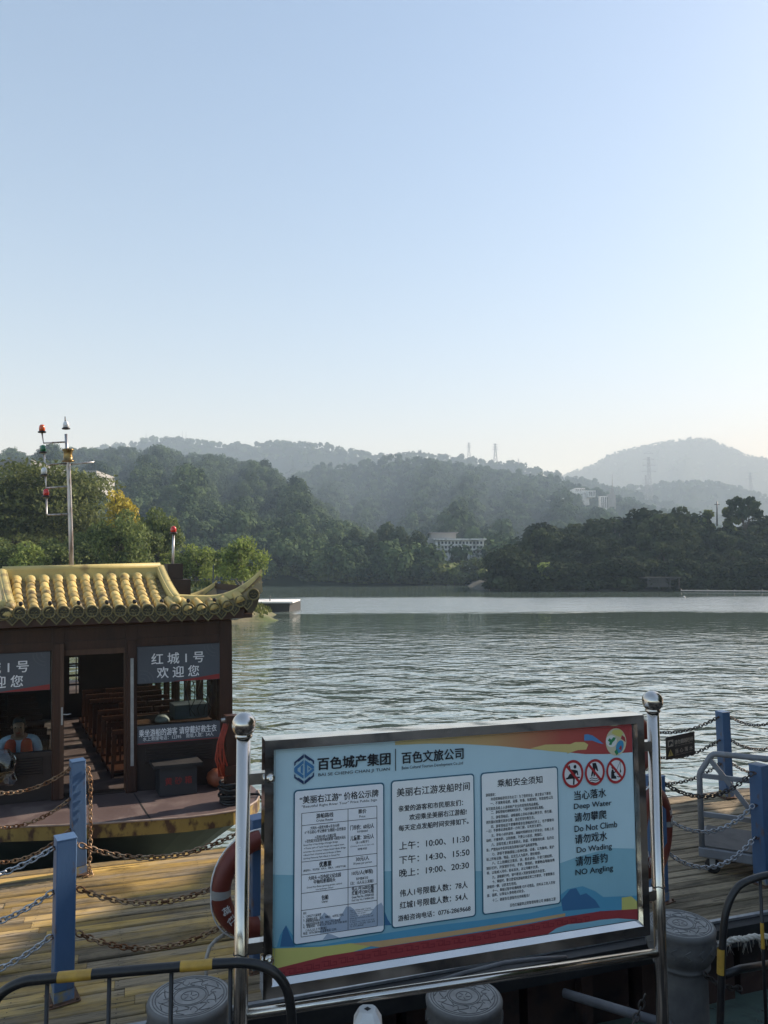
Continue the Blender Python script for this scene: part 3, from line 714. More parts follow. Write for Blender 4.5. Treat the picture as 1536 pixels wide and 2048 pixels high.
for i in range(nrow):
    n0 = N0 + i * pw_ + .005; n1 = N0 + (i + 1) * pw_ - .005
    uj = .09 - .58 * ((n0 + n1) / 2 - 5.62)
    cuts = [-5.2] + [uj + 4.3 * k for k in range(-1, 4)] + [13.0]
    for u0, u1 in zip(cuts[:-1], cuts[1:]):
        if u1 - u0 < .1: continue
        dz = rng.uniform(-.006, .006); tl = rng.uniform(-.004, .004)
        u0 += .0015; u1 -= .0015; e = .008
        top = [dk(u0, n0 + e, DZ + dz - tl), dk(u1, n0 + e, DZ + dz + tl), dk(u1, n1 - e, DZ + dz + tl), dk(u0, n1 - e, DZ + dz - tl)]
        sh = [dk(u0, n0, DZ + dz - .008), dk(u1, n0, DZ + dz - .008), dk(u1, n1, DZ + dz - .008), dk(u0, n1, DZ + dz - .008)]
        lo = [dk(u0, n0, DZ - .05), dk(u1, n0, DZ - .05), dk(u1, n1, DZ - .05), dk(u0, n1, DZ - .05)]
        fs = [(0, 1, 2, 3)] + [(4 + k, 4 + (k + 1) % 4, (k + 1) % 4, k) for k in range(4)] + [(8 + k, 8 + (k + 1) % 4, 4 + (k + 1) % 4, 4 + k) for k in range(4)]
        b.add(top + sh + lo, fs, 0, False, float(rng.uniform(0, 1)))
b.build('deck', M_deck, dock)
b = MB()
for i in range(nrow):
    nn = N0 + (i + .5) * pw_
    for j in range(26):
        uu = -5 + j * .7
        for s_ in (-.028, .028): b.lathe([(.0055, 0), (.0, .0015)], dk(uu + rng.uniform(-.01, .01), nn + s_, DZ + .0065), 6, smooth=False, flat_caps=False)
nl = b.build('nail_heads', M_black, dock); nl['kind'] = 'stuff'
def dbox(m_, u0, u1, n0, n1, z0, z1, mi=0):
    m_.add([dk(u0, n0, z0), dk(u1, n0, z0), dk(u1, n1, z0), dk(u0, n1, z0), dk(u0, n0, z1), dk(u1, n0, z1), dk(u1, n1, z1), dk(u0, n1, z1)],
           [(0, 3, 2, 1), (4, 5, 6, 7), (0, 1, 5, 4), (1, 2, 6, 5), (2, 3, 7, 6), (3, 0, 4, 7)], mi)
b = MB(); dbox(b, -5.2, 13, 5.30, 5.425, DZ - .17, DZ - .012); dbox(b, -5.2, 13, 8.475, 8.56, DZ - .17, DZ - .03); b.build('rubber_fender', M_black, dock)
b = MB(); dbox(b, -5.2, 13, 5.40, 5.437, DZ - .008, DZ + .012); b.build('edge_trim', M_galv, dock)
b = MB(); dbox(b, -5.2, 13, 5.5, 8.4, DZ - .10, DZ - .055)
for k in range(18):
    u0 = -5.2 + k * 1.02
    dbox(b, u0, u0 + .93, 5.48 + .03 * (k % 3), 8.42, -.25, DZ - .19 - .03 * (k % 2))
    dbox(b, u0 + .4, u0 + .5, 5.40, 5.5, .1, DZ - .2)
b.build('pontoon', M_rust, dock)

# ---- posts
M_blue = pm('blue_paint', (.075, .14, .255), (.062, .118, .22), scale=5, rough=.45, bump=.0015, bscale=30, stretch=(1, 1, .35), c3=(.13, .085, .06), c3scale=11, c3lo=.60, c3hi=.70, spec=.5)
M_dirt = pm('rubbed_base', (.30, .24, .08), (.10, .19, .36), scale=14, rough=.6)
M_steel0 = pm('hook_steel', (.10, .075, .06), (.22, .12, .07), scale=40, rough=.5, metal=.7)
def post(u, n, label, rz, lean=(0, 0), first=[None]):
    if first[0] is None:
        t = thing('dock_post', label, 'post', (0, 0, 0), 'blue posts along the dock edges', world=False)
        b = MB(); b.box((0, 0, .59), (.132, .132, 1.02), bev=.006); b.box((0, 0, 1.1 - .004), (.136, .136, .012), bev=.003); b.build('shaft', M_blue, t)
        b = MB(); b.box((0, 0, .04), (.1325, .1325, .08)); b.build('base', M_dirt, t)
        b = MB(); b.box((0, 0, .006), (.21, .21, .011), bev=.003)
        for sx in (-1, 1):
            for sy in (-1, 1): b.lathe([(.011, .0), (.011, .012), (.006, .018), (.0, .018)], (sx * .086, sy * .086, .011), 6, smooth=False)
        b.build('base_plate', M_steel0, t)
        for z in (1.03, .73, .43):
            for s in (-1, 1):
                e = MB(); e.tube([(s * .064 + s * .02 * math.sin(a) ** 2, .016 * math.cos(a), z + .016 * math.sin(2 * a) * .2 + (.012 * math.sin(a))) for a in [k * PI / 5 for k in range(11)]], .004, 5); e.build('eyelet', M_steel0, t)
        first[0] = t; o = t
    else:
        o = copy_thing(first[0], (0, 0, 0), 0, 1.0, label)
    o.location = dk(u, n, DZ); o.rotation_euler = (lean[0], lean[1], rz); o['label'] = label
    return o
FN, BN = 5.91, 8.24
fu = [-1.8, -.463, .896, 4.49, 5.68, 7.2]
bu = [-1.8, -.53, 5.78, 7.37, 8.6]
post(-.463, FN, 'blue square post nearest the left barrier, in front of the boat', rad(33), (0, rad(-.5)))
post(.896, FN, 'blue square post half hidden between the left steel sign post and the sign frame', rad(33), (0, rad(-.8)))
post(4.49, FN, 'blue square post hidden behind the right steel sign post', rad(33))
post(5.68, FN, 'blue square post at the right edge in front of the grey hand truck', rad(30))
post(-.53, BN, 'blue square post on the boat side of the dock with a chain hanging down it', rad(33), (0, rad(-2)))
post(5.78, BN, 'blue square post beside the water behind the right end of the sign', rad(22))
post(7.37, BN, 'blue square post by the water behind the grey hand truck', rad(20), (0, rad(-.8)))

# ---- chains
M_chain_r = pm('rusty_chain', (.36, .26, .17), (.16, .075, .035), scale=9, rough=.5, metal=.75, lo=.4, hi=.6)
M_chain_z = pm('zinc_chain', (.50, .52, .55), (.34, .35, .37), scale=14, rough=.38, metal=.85)
M_chain_d = pm('dark_chain', (.10, .085, .075), (.05, .045, .04), scale=14, rough=.55, metal=.6)
def chain(p0, p1, sag, name, label, mat, pitch=.040, group='chains along the dock', L=.056, W=.036, wr=.0062, pts=None):
    pts = pts or cat(p0, p1, sag, 60)
    d = [0]
    for a, c in zip(pts[:-1], pts[1:]): d.append(d[-1] + (c - a).length)
    tot = d[-1]; k = max(2, int(tot / pitch)); m_ = MB()
    def pos(s):
        s = min(max(s, 0), tot)
        for i in range(len(d) - 1):
            if d[i + 1] >= s: 
                t = (s - d[i]) / max(1e-9, d[i + 1] - d[i]); return pts[i].lerp(pts[i + 1], t)
        return pts[-1]
    rr = random.Random(hash(name) % 1000 + int(tot * 100))
    for i in range(k):
        s = (i + .5) * tot / k; c = pos(s); t = (pos(s + .01) - pos(s - .01)).normalized()
        sd_ = t.cross(Vector((0, 0, 1))); sd_ = sd_.normalized() if sd_.length > .05 else Vector((1, 0, 0)); up = sd_.cross(t)
        a_ = (PI / 4 if i % 2 else -PI / 4) + rr.uniform(-.2, .2)
        q = sd_ * math.cos(a_) + up * math.sin(a_)
        h = L / 2 - W / 2; loop = []
        for j in range(5): th = -PI / 2 + PI * j / 4; loop.append(c + t * (h + W / 2 * math.cos(th)) + q * (W / 2 * math.sin(th)))
        for j in range(5): th = PI / 2 + PI * j / 4; loop.append(c + t * (-h + W / 2 * math.cos(th)) + q * (W / 2 * math.sin(th)))
        m_.tube(loop, wr, 5, closed=True)
    return tag(m_.build(name, mat), label, 'chain', group)
rows_ = [('top', 1.03), ('middle', .73), ('bottom', .43)]
def span(u0, u1, n, where, sag, mats):
    for k, (rw, z) in enumerate(rows_):
        chain(dk(u0 + .085, n, DZ + z), dk(u1 - .085, n, DZ + z), sag * (1 + .12 * k), 'chain', '%s %s chain %s' % (rw, {'r': 'rusty', 'z': 'silvery', 'd': 'dark'}[mats[k]], where), {'r': M_chain_r, 'z': M_chain_z, 'd': M_chain_d}[mats[k]])
span(-1.8, -.463, FN, 'running off the left edge from the front post', .17, 'zzz')
span(-.463, .896, FN, 'hanging in front of the orange ring and the left sign post', .15, 'rrr')
span(4.49, 5.68, FN, 'hanging between the orange ring and the right edge post', .17, 'dzz')
span(5.68, 7.2, FN, 'running off the right edge behind the right barrier', .16, 'zzz')
span(-1.8, -.53, BN, 'running off the left edge in front of the boat', .20, 'rrr')
span(5.78, 7.37, BN, 'along the water beside the small dark sign', .15, 'ddd')
span(7.37, 8.6, BN, 'along the water at the right edge behind the hand truck', .15, 'ddd')
pb = dk(-.53, BN, DZ) + Vector((.10, -.045, 0))
chain(None, None, 0, 'chain', 'rusty chain hanging straight down the post in front of the boat', M_chain_r, pts=[pb + Vector((-.02, 0, 1.03)), pb + Vector((.012, 0, .9)), pb + Vector((.02, 0, .6)), pb + Vector((.03, -.01, .3)), pb + Vector((.03, -.02, .05)), pb + Vector((.06, -.04, .015)), pb + Vector((.0, -.08, .012))])

# ---- life rings
M_ring = pm('ring_orange', (.16, .027, .014), (.125, .021, .011), scale=6, rough=.5, c3=(.20, .045, .025), c3scale=3)
M_white = pm('white_paint', (.78, .77, .74), (.66, .65, .62), scale=8, rough=.5)
M_band = pm('ring_band', (.32, .31, .29), (.24, .235, .22), scale=9, rough=.55)
def life_ring(loc, rz, label, words):
    t = thing('life_ring', label, 'life ring', loc, 'orange life rings hung on the dock posts', world=False)
    t.rotation_euler = (0, 0, rz)
    R_, r_ = .315, .072
    P = lambda th, ro=0, fl=0: Vector(((R_ + ro) * math.cos(th), fl, (R_ + ro) * math.sin(th)))
    b = MB(); b.tube([P(2 * PI * k / 40) for k in range(40)], r_, 14, closed=True); b.build('ring', M_ring, t)
    for k in range(4):
        a0 = PI / 4 + k * PI / 2 if False else k * PI / 2 + .0
        b = MB(); b.tube([P(a0 + .17 * (j / 4 - .5)) for j in range(5)], r_ + .003, 14, cap=False); b.build('band', M_band, t)
    b = MB()
    for k in range(4):
        a0 = k * PI / 2; b.tube([P(a0 + PI / 2 * j / 10, r_ * .98 + .018 * math.sin(PI * j / 10)) for j in range(11)], .006, 5)
    b.build('grab_line', M_white, t)
    b = MB(); nn = len(words)
    for i, ch in enumerate(words):
        th = PI + .62 - .28 * i if True else 0
        for th_ in (th, th - PI - .25):
            c = P(th_, 0, -r_ - .002); tx = Vector((math.sin(th_), 0, -math.cos(th_))) * -1; ty = Vector((math.cos(th_), 0, math.sin(th_)))
            if ty.z < 0 and False: pass
            put_text(b, ch, c - tx * .03 - ty * .03, tx, ty, .06, .06, .015)
    b.build('lettering', M_white, t)
    return t
def on_post(u, n, rz, z): return dk(u, n, DZ + z) + Vector((math.sin(rz), -math.cos(rz), 0)) * .145
life_ring(on_post(.896, FN, rad(33), .66) + Vector((-.04, 0, 0)), rad(33), 'orange life ring half hidden behind the left steel sign post', '红城')
life_ring(on_post(4.49, FN, rad(50), .66) - dU * .22, rad(50), 'orange life ring showing past the right steel sign post', '红城')
life_ring(on_post(5.78, BN, rad(22), .80), rad(22), 'orange life ring by the water behind the top right corner of the sign', '红城')
b = MB(); p0, p1, p2, p3 = at(412, 1972, 5.45), at(413, 1915, 5.5), at(432, 1880, 5.6), at(470, 1862, 5.75)
b.tube([p0, p0.lerp(p1, .6), p1, p1.lerp(p2, .5) + Vector((-.012, 0, .012)), p2, p2.lerp(p3, .5) + Vector((0, 0, .015)), p3], .014, 8)
tag(b.build('hose', pm('pale_hose', (.42, .38, .32), (.30, .27, .23), scale=30, rough=.6)), 'pale ribbed hose arching up beside the orange life ring', 'hose')

# ---- grey hand truck
M_grey = pm('grey_paint', (.21, .22, .235), (.165, .17, .185), scale=6, rough=.5, c3=(.18, .17, .16), c3scale=5)
M_platd = pm('platform_dark_top', (.10, .095, .09), (.07, .066, .062), scale=7, rough=.8)  # darker sheet added to tone down the lit platform top
hp = dk(5.27, 6.30, DZ)
ht = thing('hand_truck', 'grey steel platform hand truck with a braced side frame on the dock', 'hand truck', hp, world=False)
ht.rotation_euler = (0, 0, DA - PI / 4)
b = MB(); b.box((.65, .36, .20), (1.3, .72, .09), bev=.008); b.build('platform', M_grey, ht); b = MB(); b.box((.65, .36, .252), (1.24, .66, .02)); b.build('platform_dark_top', M_platd, ht)
b = MB(); ry = .04
b.tube([(.03, ry, .24), (.03, ry, .93), (.04, ry, .965), (.14, ry, 1.13), (.17, ry, 1.15), (.22, ry, 1.155), (1.2, ry, 1.155)], .028, 10); b.build('handrail', M_grey, ht)
b = MB(); b.bar((.13, ry, 1.10), (.78, ry, .26), .045, .045); b.build('brace', M_grey, ht)
for z in (.93, .56):
    b = MB(); b.bar((.05, ry, z), (1.2, ry, z), .03, .045); b.build('crossbar', M_grey, ht)
b = MB(); b.tube([(1.2, ry, .24), (1.2, ry, 1.155)], .026, 10); b.build('upright', M_grey, ht)
for x, y in ((.12, .06), (.12, .66), (1.2, .06), (1.2, .66)):
    b = MB(); b.lathe([(.012, -.022), (.062, -.022), (.072, -.012), (.072, .012), (.062, .022), (.012, .022)], (x, y, .072), 20, axis=(0, 1, 0)); cw = b.build('caster', M_black, ht)
    b = MB(); b.box((x, y - .03, .11), (.05, .006, .09)); b.box((x, y + .03, .11), (.05, .006, .09)); b.box((x, y, .15), (.07, .07, .012)); b.build('fork', M_galv, cw)

# ---- small dark warning plate on the far chain
M_plate = pm('dark_plate', (.035, .028, .028), (.025, .022, .022), scale=6, rough=.4)
M_tan = pm('plate_lettering', (.42, .36, .30), (.36, .31, .26), scale=20, rough=.5)
M_red = pm('red_paint', (.38, .03, .025), (.30, .025, .02), scale=8, rough=.5)
pl0 = at(1332, 1475, 9.62); pl1 = at(1389, 1463, 9.86); pl2 = at(1390, 1509, 9.86); pl3 = at(1333, 1520, 9.62)
pt = thing('warning_plate', 'small dark warning plate hung on the chains above the water', 'sign', (pl0 + pl2) / 2)
X_ = (pl1 - pl0); W_ = X_.length; X_ = X_ / W_; Y_ = (pl0 - pl3); H_ = Y_.length; Y_ = Y_ / H_; Nn = X_.cross(Y_)
b = MB(); b.poly([pl0, pl3, pl2, pl1], .008, nrm=Nn); b.build('plate', M_plate, pt)
b = MB(); P2 = lambda u, v: pl3 + X_ * (u * W_) + Y_ * (v * H_) + Nn * .003
put_text(b, '请勿翻越栏杆', P2(.28, .60), X_, Y_, W_ * .66, H_ * .20, .02); put_text(b, '当 心 落 水', P2(.30, .20), X_, Y_, W_ * .62, H_ * .2, .02)
put_text(b, 'Do not cross the railing', P2(.30, .50), X_, Y_, W_ * .6, H_ * .06, 0); put_text(b, 'Beware of falling into water', P2(.30, .10), X_, Y_, W_ * .6, H_ * .06, 0)
b.poly([P2(.05, .55), P2(.24, .55), P2(.24, .85), P2(.05, .85)]); b.build('lettering', M_tan, pt)
b = MB(); b.poly([P2(.05, .14), P2(.23, .14), P2(.14, .44)]); b.build('warning_triangle', pm('yellow_mark', (.5, .38, .12), rough=.5), pt)
b = MB(); Q2 = lambda u, v: P2(u, v) + Nn * .002
b.poly([Q2(.08, .6), Q2(.12, .6), Q2(.18, .7), Q2(.21, .6), Q2(.22, .72), Q2(.14, .8), Q2(.08, .76)]); b.poly([Q2(.125, .2), Q2(.155, .2), Q2(.15, .34), Q2(.13, .34)]); b.build('pictogram', M_plate, pt)

# ---- carved stone bollards in front of the dock
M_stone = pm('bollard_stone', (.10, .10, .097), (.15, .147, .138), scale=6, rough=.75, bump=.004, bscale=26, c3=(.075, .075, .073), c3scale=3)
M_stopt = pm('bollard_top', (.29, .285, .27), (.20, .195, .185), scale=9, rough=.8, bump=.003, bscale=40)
M_groove = pm('carved_groove', (.10, .098, .094), (.14, .136, .13), scale=20, rough=.9)
def bollard(loc, label, seed, first=[None]):
    if first[0] is None:
        t = thing('stone_bollard', label, 'bollard', (0, 0, 0), 'carved stone bollards below the sign', world=False)
        h = .9
        b = MB(); b.lathe([(.24, 0), (.24, .06), (.185, .08), (.18, .1), (.178, h - .30), (.182, h - .285), (.20, h - .275), (.20, h - .262), (.188, h - .25), (.20, h - .235), (.232, h - .18), (.243, h - .11), (.236, h - .06), (.243, h - .045), (.246, h - .02), (.240, h - .006), (.228, h)], n=40)
        pill = b
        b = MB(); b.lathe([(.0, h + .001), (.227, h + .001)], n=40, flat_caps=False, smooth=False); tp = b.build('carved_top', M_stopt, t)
        b = MB()
        for r_ in (.212, .196, .105, .092, .05):
            b.tube([(r_ * math.cos(2 * PI * k / 40), r_ * math.sin(2 * PI * k / 40), h + .001) for k in range(40)], .0032, 4, closed=True)
        for k in range(8):
            a = k * PI / 4
            b.tube([((.11 + .08 * j / 6) * math.cos(a + .25 * math.sin(j * 1.1)), (.11 + .08 * j / 6) * math.sin(a + .25 * math.sin(j * 1.1)), h + .001) for j in range(7)], .0035, 4)
            b.tube([((.15 + .03 * math.cos(j * PI / 4)) * math.cos(a + .4 + .13 * math.sin(j * PI / 4)), (.15 + .03 * math.cos(j * PI / 4)) * math.sin(a + .4 + .13 * math.sin(j * PI / 4)), h + .001) for j in range(7)], .003, 4)
        for k in range(5):
            a = k * 2 * PI / 5; b.tube([(.012 * math.cos(a), .012 * math.sin(a), h + .001), (.04 * math.cos(a + .3), .04 * math.sin(a + .3), h + .001)], .003, 4)
        b.build('carving', M_groove, tp)
        b = pill
        for k in range(16):
            a = k * PI / 8
            pts = [((.238 + .006) * math.cos(a + .09 * math.sin(j * 1.57)), (.238 + .006) * math.sin(a + .09 * math.sin(j * 1.57)), h - .16 + .075 * j / 5) for j in range(6)]
            b.tube(pts, .004, 4)
        b.build('pillar', M_stone, t)
        first[0] = t; o = t
    else: o = copy_thing(first[0], loc, seed, 1.0, label)
    o.location = loc; o.rotation_euler = (0, 0, seed); o['label'] = label; return o
bt = [(380, 1992, 4.62, 'carved stone bollard behind the left barrier, left of the sign'), (928, 1992, 5.02, 'carved stone bollard under the middle of the sign'), (1360, 1846, 5.72, 'carved stone bollard right of the right steel sign post')]
for i, (px, py, d, lb) in enumerate(bt):
    p = at(px, py, d); bollard((p.x, p.y, p.z - .9), lb, i * .7)

# ---- black and yellow crowd barriers
M_blk = pm('black_enamel', (.010, .010, .011), (.016, .015, .015), scale=20, rough=.38, c3=(.03, .024, .02), c3scale=14, c3lo=.6, c3hi=.7)
M_yel = pm('yellow_enamel', (.46, .28, .04), (.34, .20, .035), scale=16, rough=.42, c3=(.12, .07, .03), c3scale=12, c3lo=.6, c3hi=.68)
def barrier(pts, bands, ups, rail_r, zb, label, leg_bands=()):
    P = [at(*q) for q in pts]; t = thing('crowd_barrier', label, 'barrier', (P[len(P) // 2].x, P[len(P) // 2].y, zb), 'black and yellow crowd barriers')
    # rounded rail
    S2 = []
    for i in range(len(P) - 1):
        p_1, p0, p1, p2 = P[max(i - 1, 0)], P[i], P[i + 1], P[min(i + 2, len(P) - 1)]
        for j in range(6):
            s = j / 6; S2.append(.5 * ((2 * p0) + (p1 - p_1) * s + (2 * p_1 - 5 * p0 + 4 * p1 - p2) * s * s + (3 * p0 - p_1 - 3 * p1 + p2) * s ** 3))
    S2.append(P[-1]); ends = []
    for e, pre in ((S2[0], True), (S2[-1], False)): ends.append(Vector((e.x, e.y, zb)))
    full = [ends[0]] + S2 + [ends[1]]
    b = MB(); b.tube(full, rail_r, 12); b.build('rail', M_blk, t)
    for a in bands:
        q = [at(*x) for x in a]; b = MB(); b.tube(q, rail_r + .0012, 12, cap=False); b.build('yellow_band', M_yel, t)
    for (px, py, d, yb) in ups:
        p = at(px, py, d); b = MB(); b.tube([Vector((p.x, p.y, zb + .12)), p], .0095, 8); u_ = b.build('upright', M_blk, t)
        if yb:
            c0 = at(px, yb[0], d); c1 = at(px, yb[1], d); b = MB(); b.tube([Vector((p.x, p.y, c1.z)), Vector((p.x, p.y, c0.z))], .0105, 8, cap=False); b.build('yellow_band', M_yel, u_)
    b = MB(); b.tube([Vector((ends[0].x, ends[0].y, zb + .12)), Vector((ends[1].x, ends[1].y, zb + .12))], .014, 8); b.build('lower_rail', M_blk, t)
    return t
def lerpd(x, x0, d0, x1, d1): return d0 + (d1 - d0) * (x - x0) / (x1 - x0)
ld = lambda x: lerpd(x, 60, 3.20, 500, 3.30)
L_ = [(-28, 2060), (-18, 2018), (5, 1985), (45, 1964), (95, 1957), (200, 1947), (340, 1935), (440, 1927), (500, 1927), (545, 1942), (572, 1975), (582, 2020), (584, 2060)]
railY = lambda x: np.interp(x, [a for a, _ in L_[3:9]], [c for _, c in L_[3:9]])
barrier([(x, y, ld(x)) for x, y in L_], [[(x, railY(x), ld(x)) for x in (116, 140, 163, 184)], [(x, railY(x), ld(x)) for x in (361, 380, 405, 425)]],
        [(x, railY(x), ld(x) + .005, None) for x in (95, 219, 343, 461)], .0205, EZ - 2.8, 'black crowd barrier with yellow bands in front of the left bollard')
rd = lambda x: lerpd(x, 1445, 4.30, 1536, 4.36)
R_ = [(1440, 2060), (1443, 1960), (1447, 1860), (1456, 1810), (1475, 1775), (1500, 1760), (1536, 1750), (1600, 1742), (1720, 1728)]
barrier([(x, y, rd(x)) for x, y in R_], [[(1442.5, 1897, rd(1443)), (1442, 1922, rd(1443)), (1441.5, 1948, rd(1443))]],
        [(1520, 1755, rd(1520), (1845, 1897)), (1600, 1742, rd(1600), None), (1680, 1733, rd(1680), None)], .0195, EZ - 2.8, 'black crowd barrier with a yellow band on its leg at the right edge')

# ---- odds and ends between quay and dock
M_pvc = pm('grey_pipe', (.13, .13, .135), (.09, .09, .095), scale=6, rough=.55)
b = MB(); b.tube([at(866, 1966, 5.30), at(930, 1946, 5.34), at(1010, 1926, 5.44), at(1080, 1918, 5.55), at(1132, 1915, 5.66)], .016, 10)
tag(b.build('conduit', M_pvc), 'thin grey conduit running along the dock edge under the sign', 'pipe')
b = MB(); b.tube([at(1128, 1986, 5.9), at(1345, 2052, 5.35)], .032, 12)
tag(b.build('mooring_pole', pm('pole_grey', (.12, .12, .125), (.07, .07, .075), scale=5, rough=.6)), 'thick grey pole slanting from the dock into the shade under the sign', 'pole')
b = MB(); b.tube([at(1448, 1950, 5.6), at(1480, 1938, 5.7), at(1560, 1925, 5.85)], .028, 10)
tag(b.build('iron_pipe', M_blk), 'black iron pipe lying low at the right edge beside the dock', 'pipe')
chain(at(1408, 1948, 5.5), at(1482, 1976, 5.62), .03, 'chain', 'short dark chain drooping beside the right bollard', M_chain_d)
chain(at(1290, 1990, 5.3), at(1262, 2052, 5.25), .02, 'chain', 'dark chain dangling beside the foot of the right steel post', M_chain_d)
# frayed white mooring rope
M_rope = pm('frayed_rope', (.62, .58, .50), (.45, .41, .35), scale=30, rough=.9)
b = MB(); rp = [at(1392, 1893, 5.72), at(1425, 1890, 5.66), at(1470, 1880, 5.62), at(1510, 1874, 5.62), at(1590, 1872, 5.66)]
rr = random.Random(4)
dense = []
for i in range(len(rp) - 1): dense += [rp[i].lerp(rp[i + 1], j / 8) + Vector((0, 0, rr.uniform(-.006, .006))) for j in range(8)]
for s in range(3):
    b.tube([p + Vector((0, .012 * math.cos(i * 1.1 + s * 2.1), .012 * math.sin(i * 1.1 + s * 2.1))) for i, p in enumerate(dense)], .011, 6)
for k in range(90):
    p = dense[rr.randrange(len(dense))]; a = Vector((rr.uniform(-.05, .05), rr.uniform(-.03, .03), rr.uniform(-.09, .03)))
    b.tube([p, p + a * .5 + Vector((rr.uniform(-.02, .02), 0, .01)), p + a + Vector((rr.uniform(-.02, .02), 0, -.02))], .0014, 3)
tag(b.build('mooring_rope', M_rope), 'frayed white mooring rope stretched behind the right barrier', 'rope')
# white plastic post
wp = at(735, 2018, 3.75)
t = thing('plastic_post', 'short white tapered plastic post below the lower rail of the sign', 'post', (wp.x, wp.y, EZ - 2.8))
b = MB(); hh = wp.z - (EZ - 2.8)
ring = lambda s, z: [(wp.x + sx * s * (1 if abs(sx) == 1 else 1), wp.y + sy * s, EZ - 2.8 + z) for sx, sy in ((-1, -.6), (-.6, -1), (.6, -1), (1, -.6), (1, .6), (.6, 1), (-.6, 1), (-1, .6))]
rw = [ring(.13, 0), ring(.12, .05), ring(.066, hh - .05), ring(.046, hh - .012), ring(.038, hh)]
vs = [p for r_ in rw for p in r_]; fs = [(i * 8 + k, i * 8 + (k + 1) % 8, (i + 1) * 8 + (k + 1) % 8, (i + 1) * 8 + k) for i in range(4) for k in range(8)] + [tuple(32 + k for k in range(8))]
b.add(vs, fs); b.build('body', M_white, t)
b = MB(); b.lathe([(.0, hh + .001), (.018, hh + .001)], (wp.x, wp.y, EZ - 2.8), 4, smooth=False, flat_caps=False); b.build('top_hole', M_black, t)
b = MB(); b.lathe([(.0, 0), (.016, 0)], (wp.x + .012, wp.y - .072, EZ - 2.8 + hh - .07), 12, axis=(0, -1, .25), smooth=False, flat_caps=False); b.build('side_hole', M_black, t)
# =====================================================================================================
# THE BOAT
# =====================================================================================================
BYU, BYN, BHEEL, BTRIM = rad(15.5), rad(28), rad(1.25), rad(-1)
bU = Vector((math.cos(BYU) * math.cos(BHEEL), math.sin(BYU) * math.cos(BHEEL), math.sin(BHEEL)))
_nf = Vector((-math.sin(BYU), math.cos(BYU), 0))
bZ = Vector((-math.sin(BHEEL) * math.cos(BYU), -math.sin(BHEEL) * math.sin(BYU), math.cos(BHEEL))) * math.cos(BTRIM) + _nf * math.sin(BTRIM)
bN = Vector((-math.sin(BYN), math.cos(BYN), -math.sin(BTRIM)))
bP = at(463, 1240, 9.4)
def bw(p): return bP + bU * p[0] + bN * p[1] + bZ * p[2]          # boat (across, along, up) -> world
def b_on(px, py, plane, val):                                      # where a sight line meets b = val or c = val
    v = Vector(ray(px, py)); o = Vector((0, 0, EZ))
    cols = {'b': (bU, bZ, -v), 'c': (bU, bN, -v)}[plane]; base = bP + (bN if plane == 'b' else bZ) * val
    A = Matrix(cols).transposed(); s = A.inverted() @ (o - base); return s[0], s[1]
M_wood = pm('dark_red_wood', (.060, .026, .016), (.038, .017, .011), scale=3, rough=.42, stretch=(3, 3, .5), bump=.002, bscale=14, spec=.4)
M_wood2 = pm('brown_wood', (.10, .048, .026), (.065, .03, .017), scale=4, rough=.5, stretch=(3, 3, .5), bump=.002, bscale=14)
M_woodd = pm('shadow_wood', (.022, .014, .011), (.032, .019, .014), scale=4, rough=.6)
M_chairw = pm('chair_wood', (.052, .019, .010), (.032, .013, .008), scale=6, rough=.4, stretch=(2, 2, .6))
M_deckb = pm('brown_deck_paint', (.105, .075, .07), (.085, .06, .057), scale=3, rough=.62, c3=(.15, .115, .105), c3scale=2.5, bump=.002, bscale=30)
M_yrim = pm('yellow_rim', (.28, .20, .055), (.21, .145, .04), scale=3, rough=.55, c3=(.06, .03, .018), c3scale=5.5, c3lo=.52, c3hi=.62, stretch=(1.6, 1.6, 1))
M_hull = pm('hull_dark', (.022, .025, .022), (.045, .05, .042), scale=1.5, rough=.5, c3=(.08, .085, .07), c3scale=1.2)
M_tile = pm('yellow_tile', (.56, .42, .15), (.46, .335, .115), scale=9, rough=.56, bump=.003, bscale=22, c3=(.15, .11, .05), c3scale=6, c3lo=.52, c3hi=.68, attr='tint', attr_amt=.28)
M_tileb = pm('tile_bed', (.30, .23, .12), (.20, .15, .075), scale=6, rough=.55, bump=.002, bscale=24)
M_ridge = pm('ridge_glaze', (.52, .42, .155), (.40, .33, .13), scale=3, rough=.55, c3=(.28, .21, .09), c3scale=5, bump=.002, bscale=20)
M_tend = pm('tile_end_dark', (.028, .024, .012), (.05, .042, .02), scale=12, rough=.5)
M_tedge = pm('tile_end_gold', (.20, .165, .065), (.12, .10, .04), scale=14, rough=.5)
M_glass = glassmat('window_glass', (.80, .85, .85), .6)
M_glass2 = glassmat('side_glass', (.9, .94, .93), .12)
M_ban = pm('banner_slate', (.085, .095, .115), (.072, .08, .10), scale=2, rough=.45)
M_bansh = pm('banner_watermark', (.10, .112, .135), (.095, .105, .125), scale=2, rough=.45)
M_banw = pm('banner_white', (.82, .83, .85), (.76, .77, .79), scale=6, rough=.5)
M_banr = pm('banner_red', (.28, .03, .028), (.22, .025, .022), scale=4, rough=.5)
M_brass = pm('old_brass', (.30, .20, .07), (.14, .10, .05), scale=14, rough=.35, metal=.85)
M_pole = pm('worn_pole', (.42, .42, .43), (.22, .17, .14), scale=5, rough=.35, metal=.7, stretch=(4, 4, .6), lo=.45, hi=.65)
def lampm(name, col):
    return pm(name, col, tuple(x * .85 for x in col), scale=8, rough=.22, coat=.4)
M_lr, M_lg, M_lw, M_lo = lampm('red_lens', (.55, .02, .015)), lampm('green_lens', (.01, .13, .05)), lampm('white_lens', (.70, .72, .72)), lampm('orange_lens', (.62, .10, .02))
boat = thing('tour_boat', 'wooden river tour boat with a yellow tiled pavilion roof moored at the dock', 'boat', bw((-1.6, 2, -2.6)))
def B(): return MB(bw)
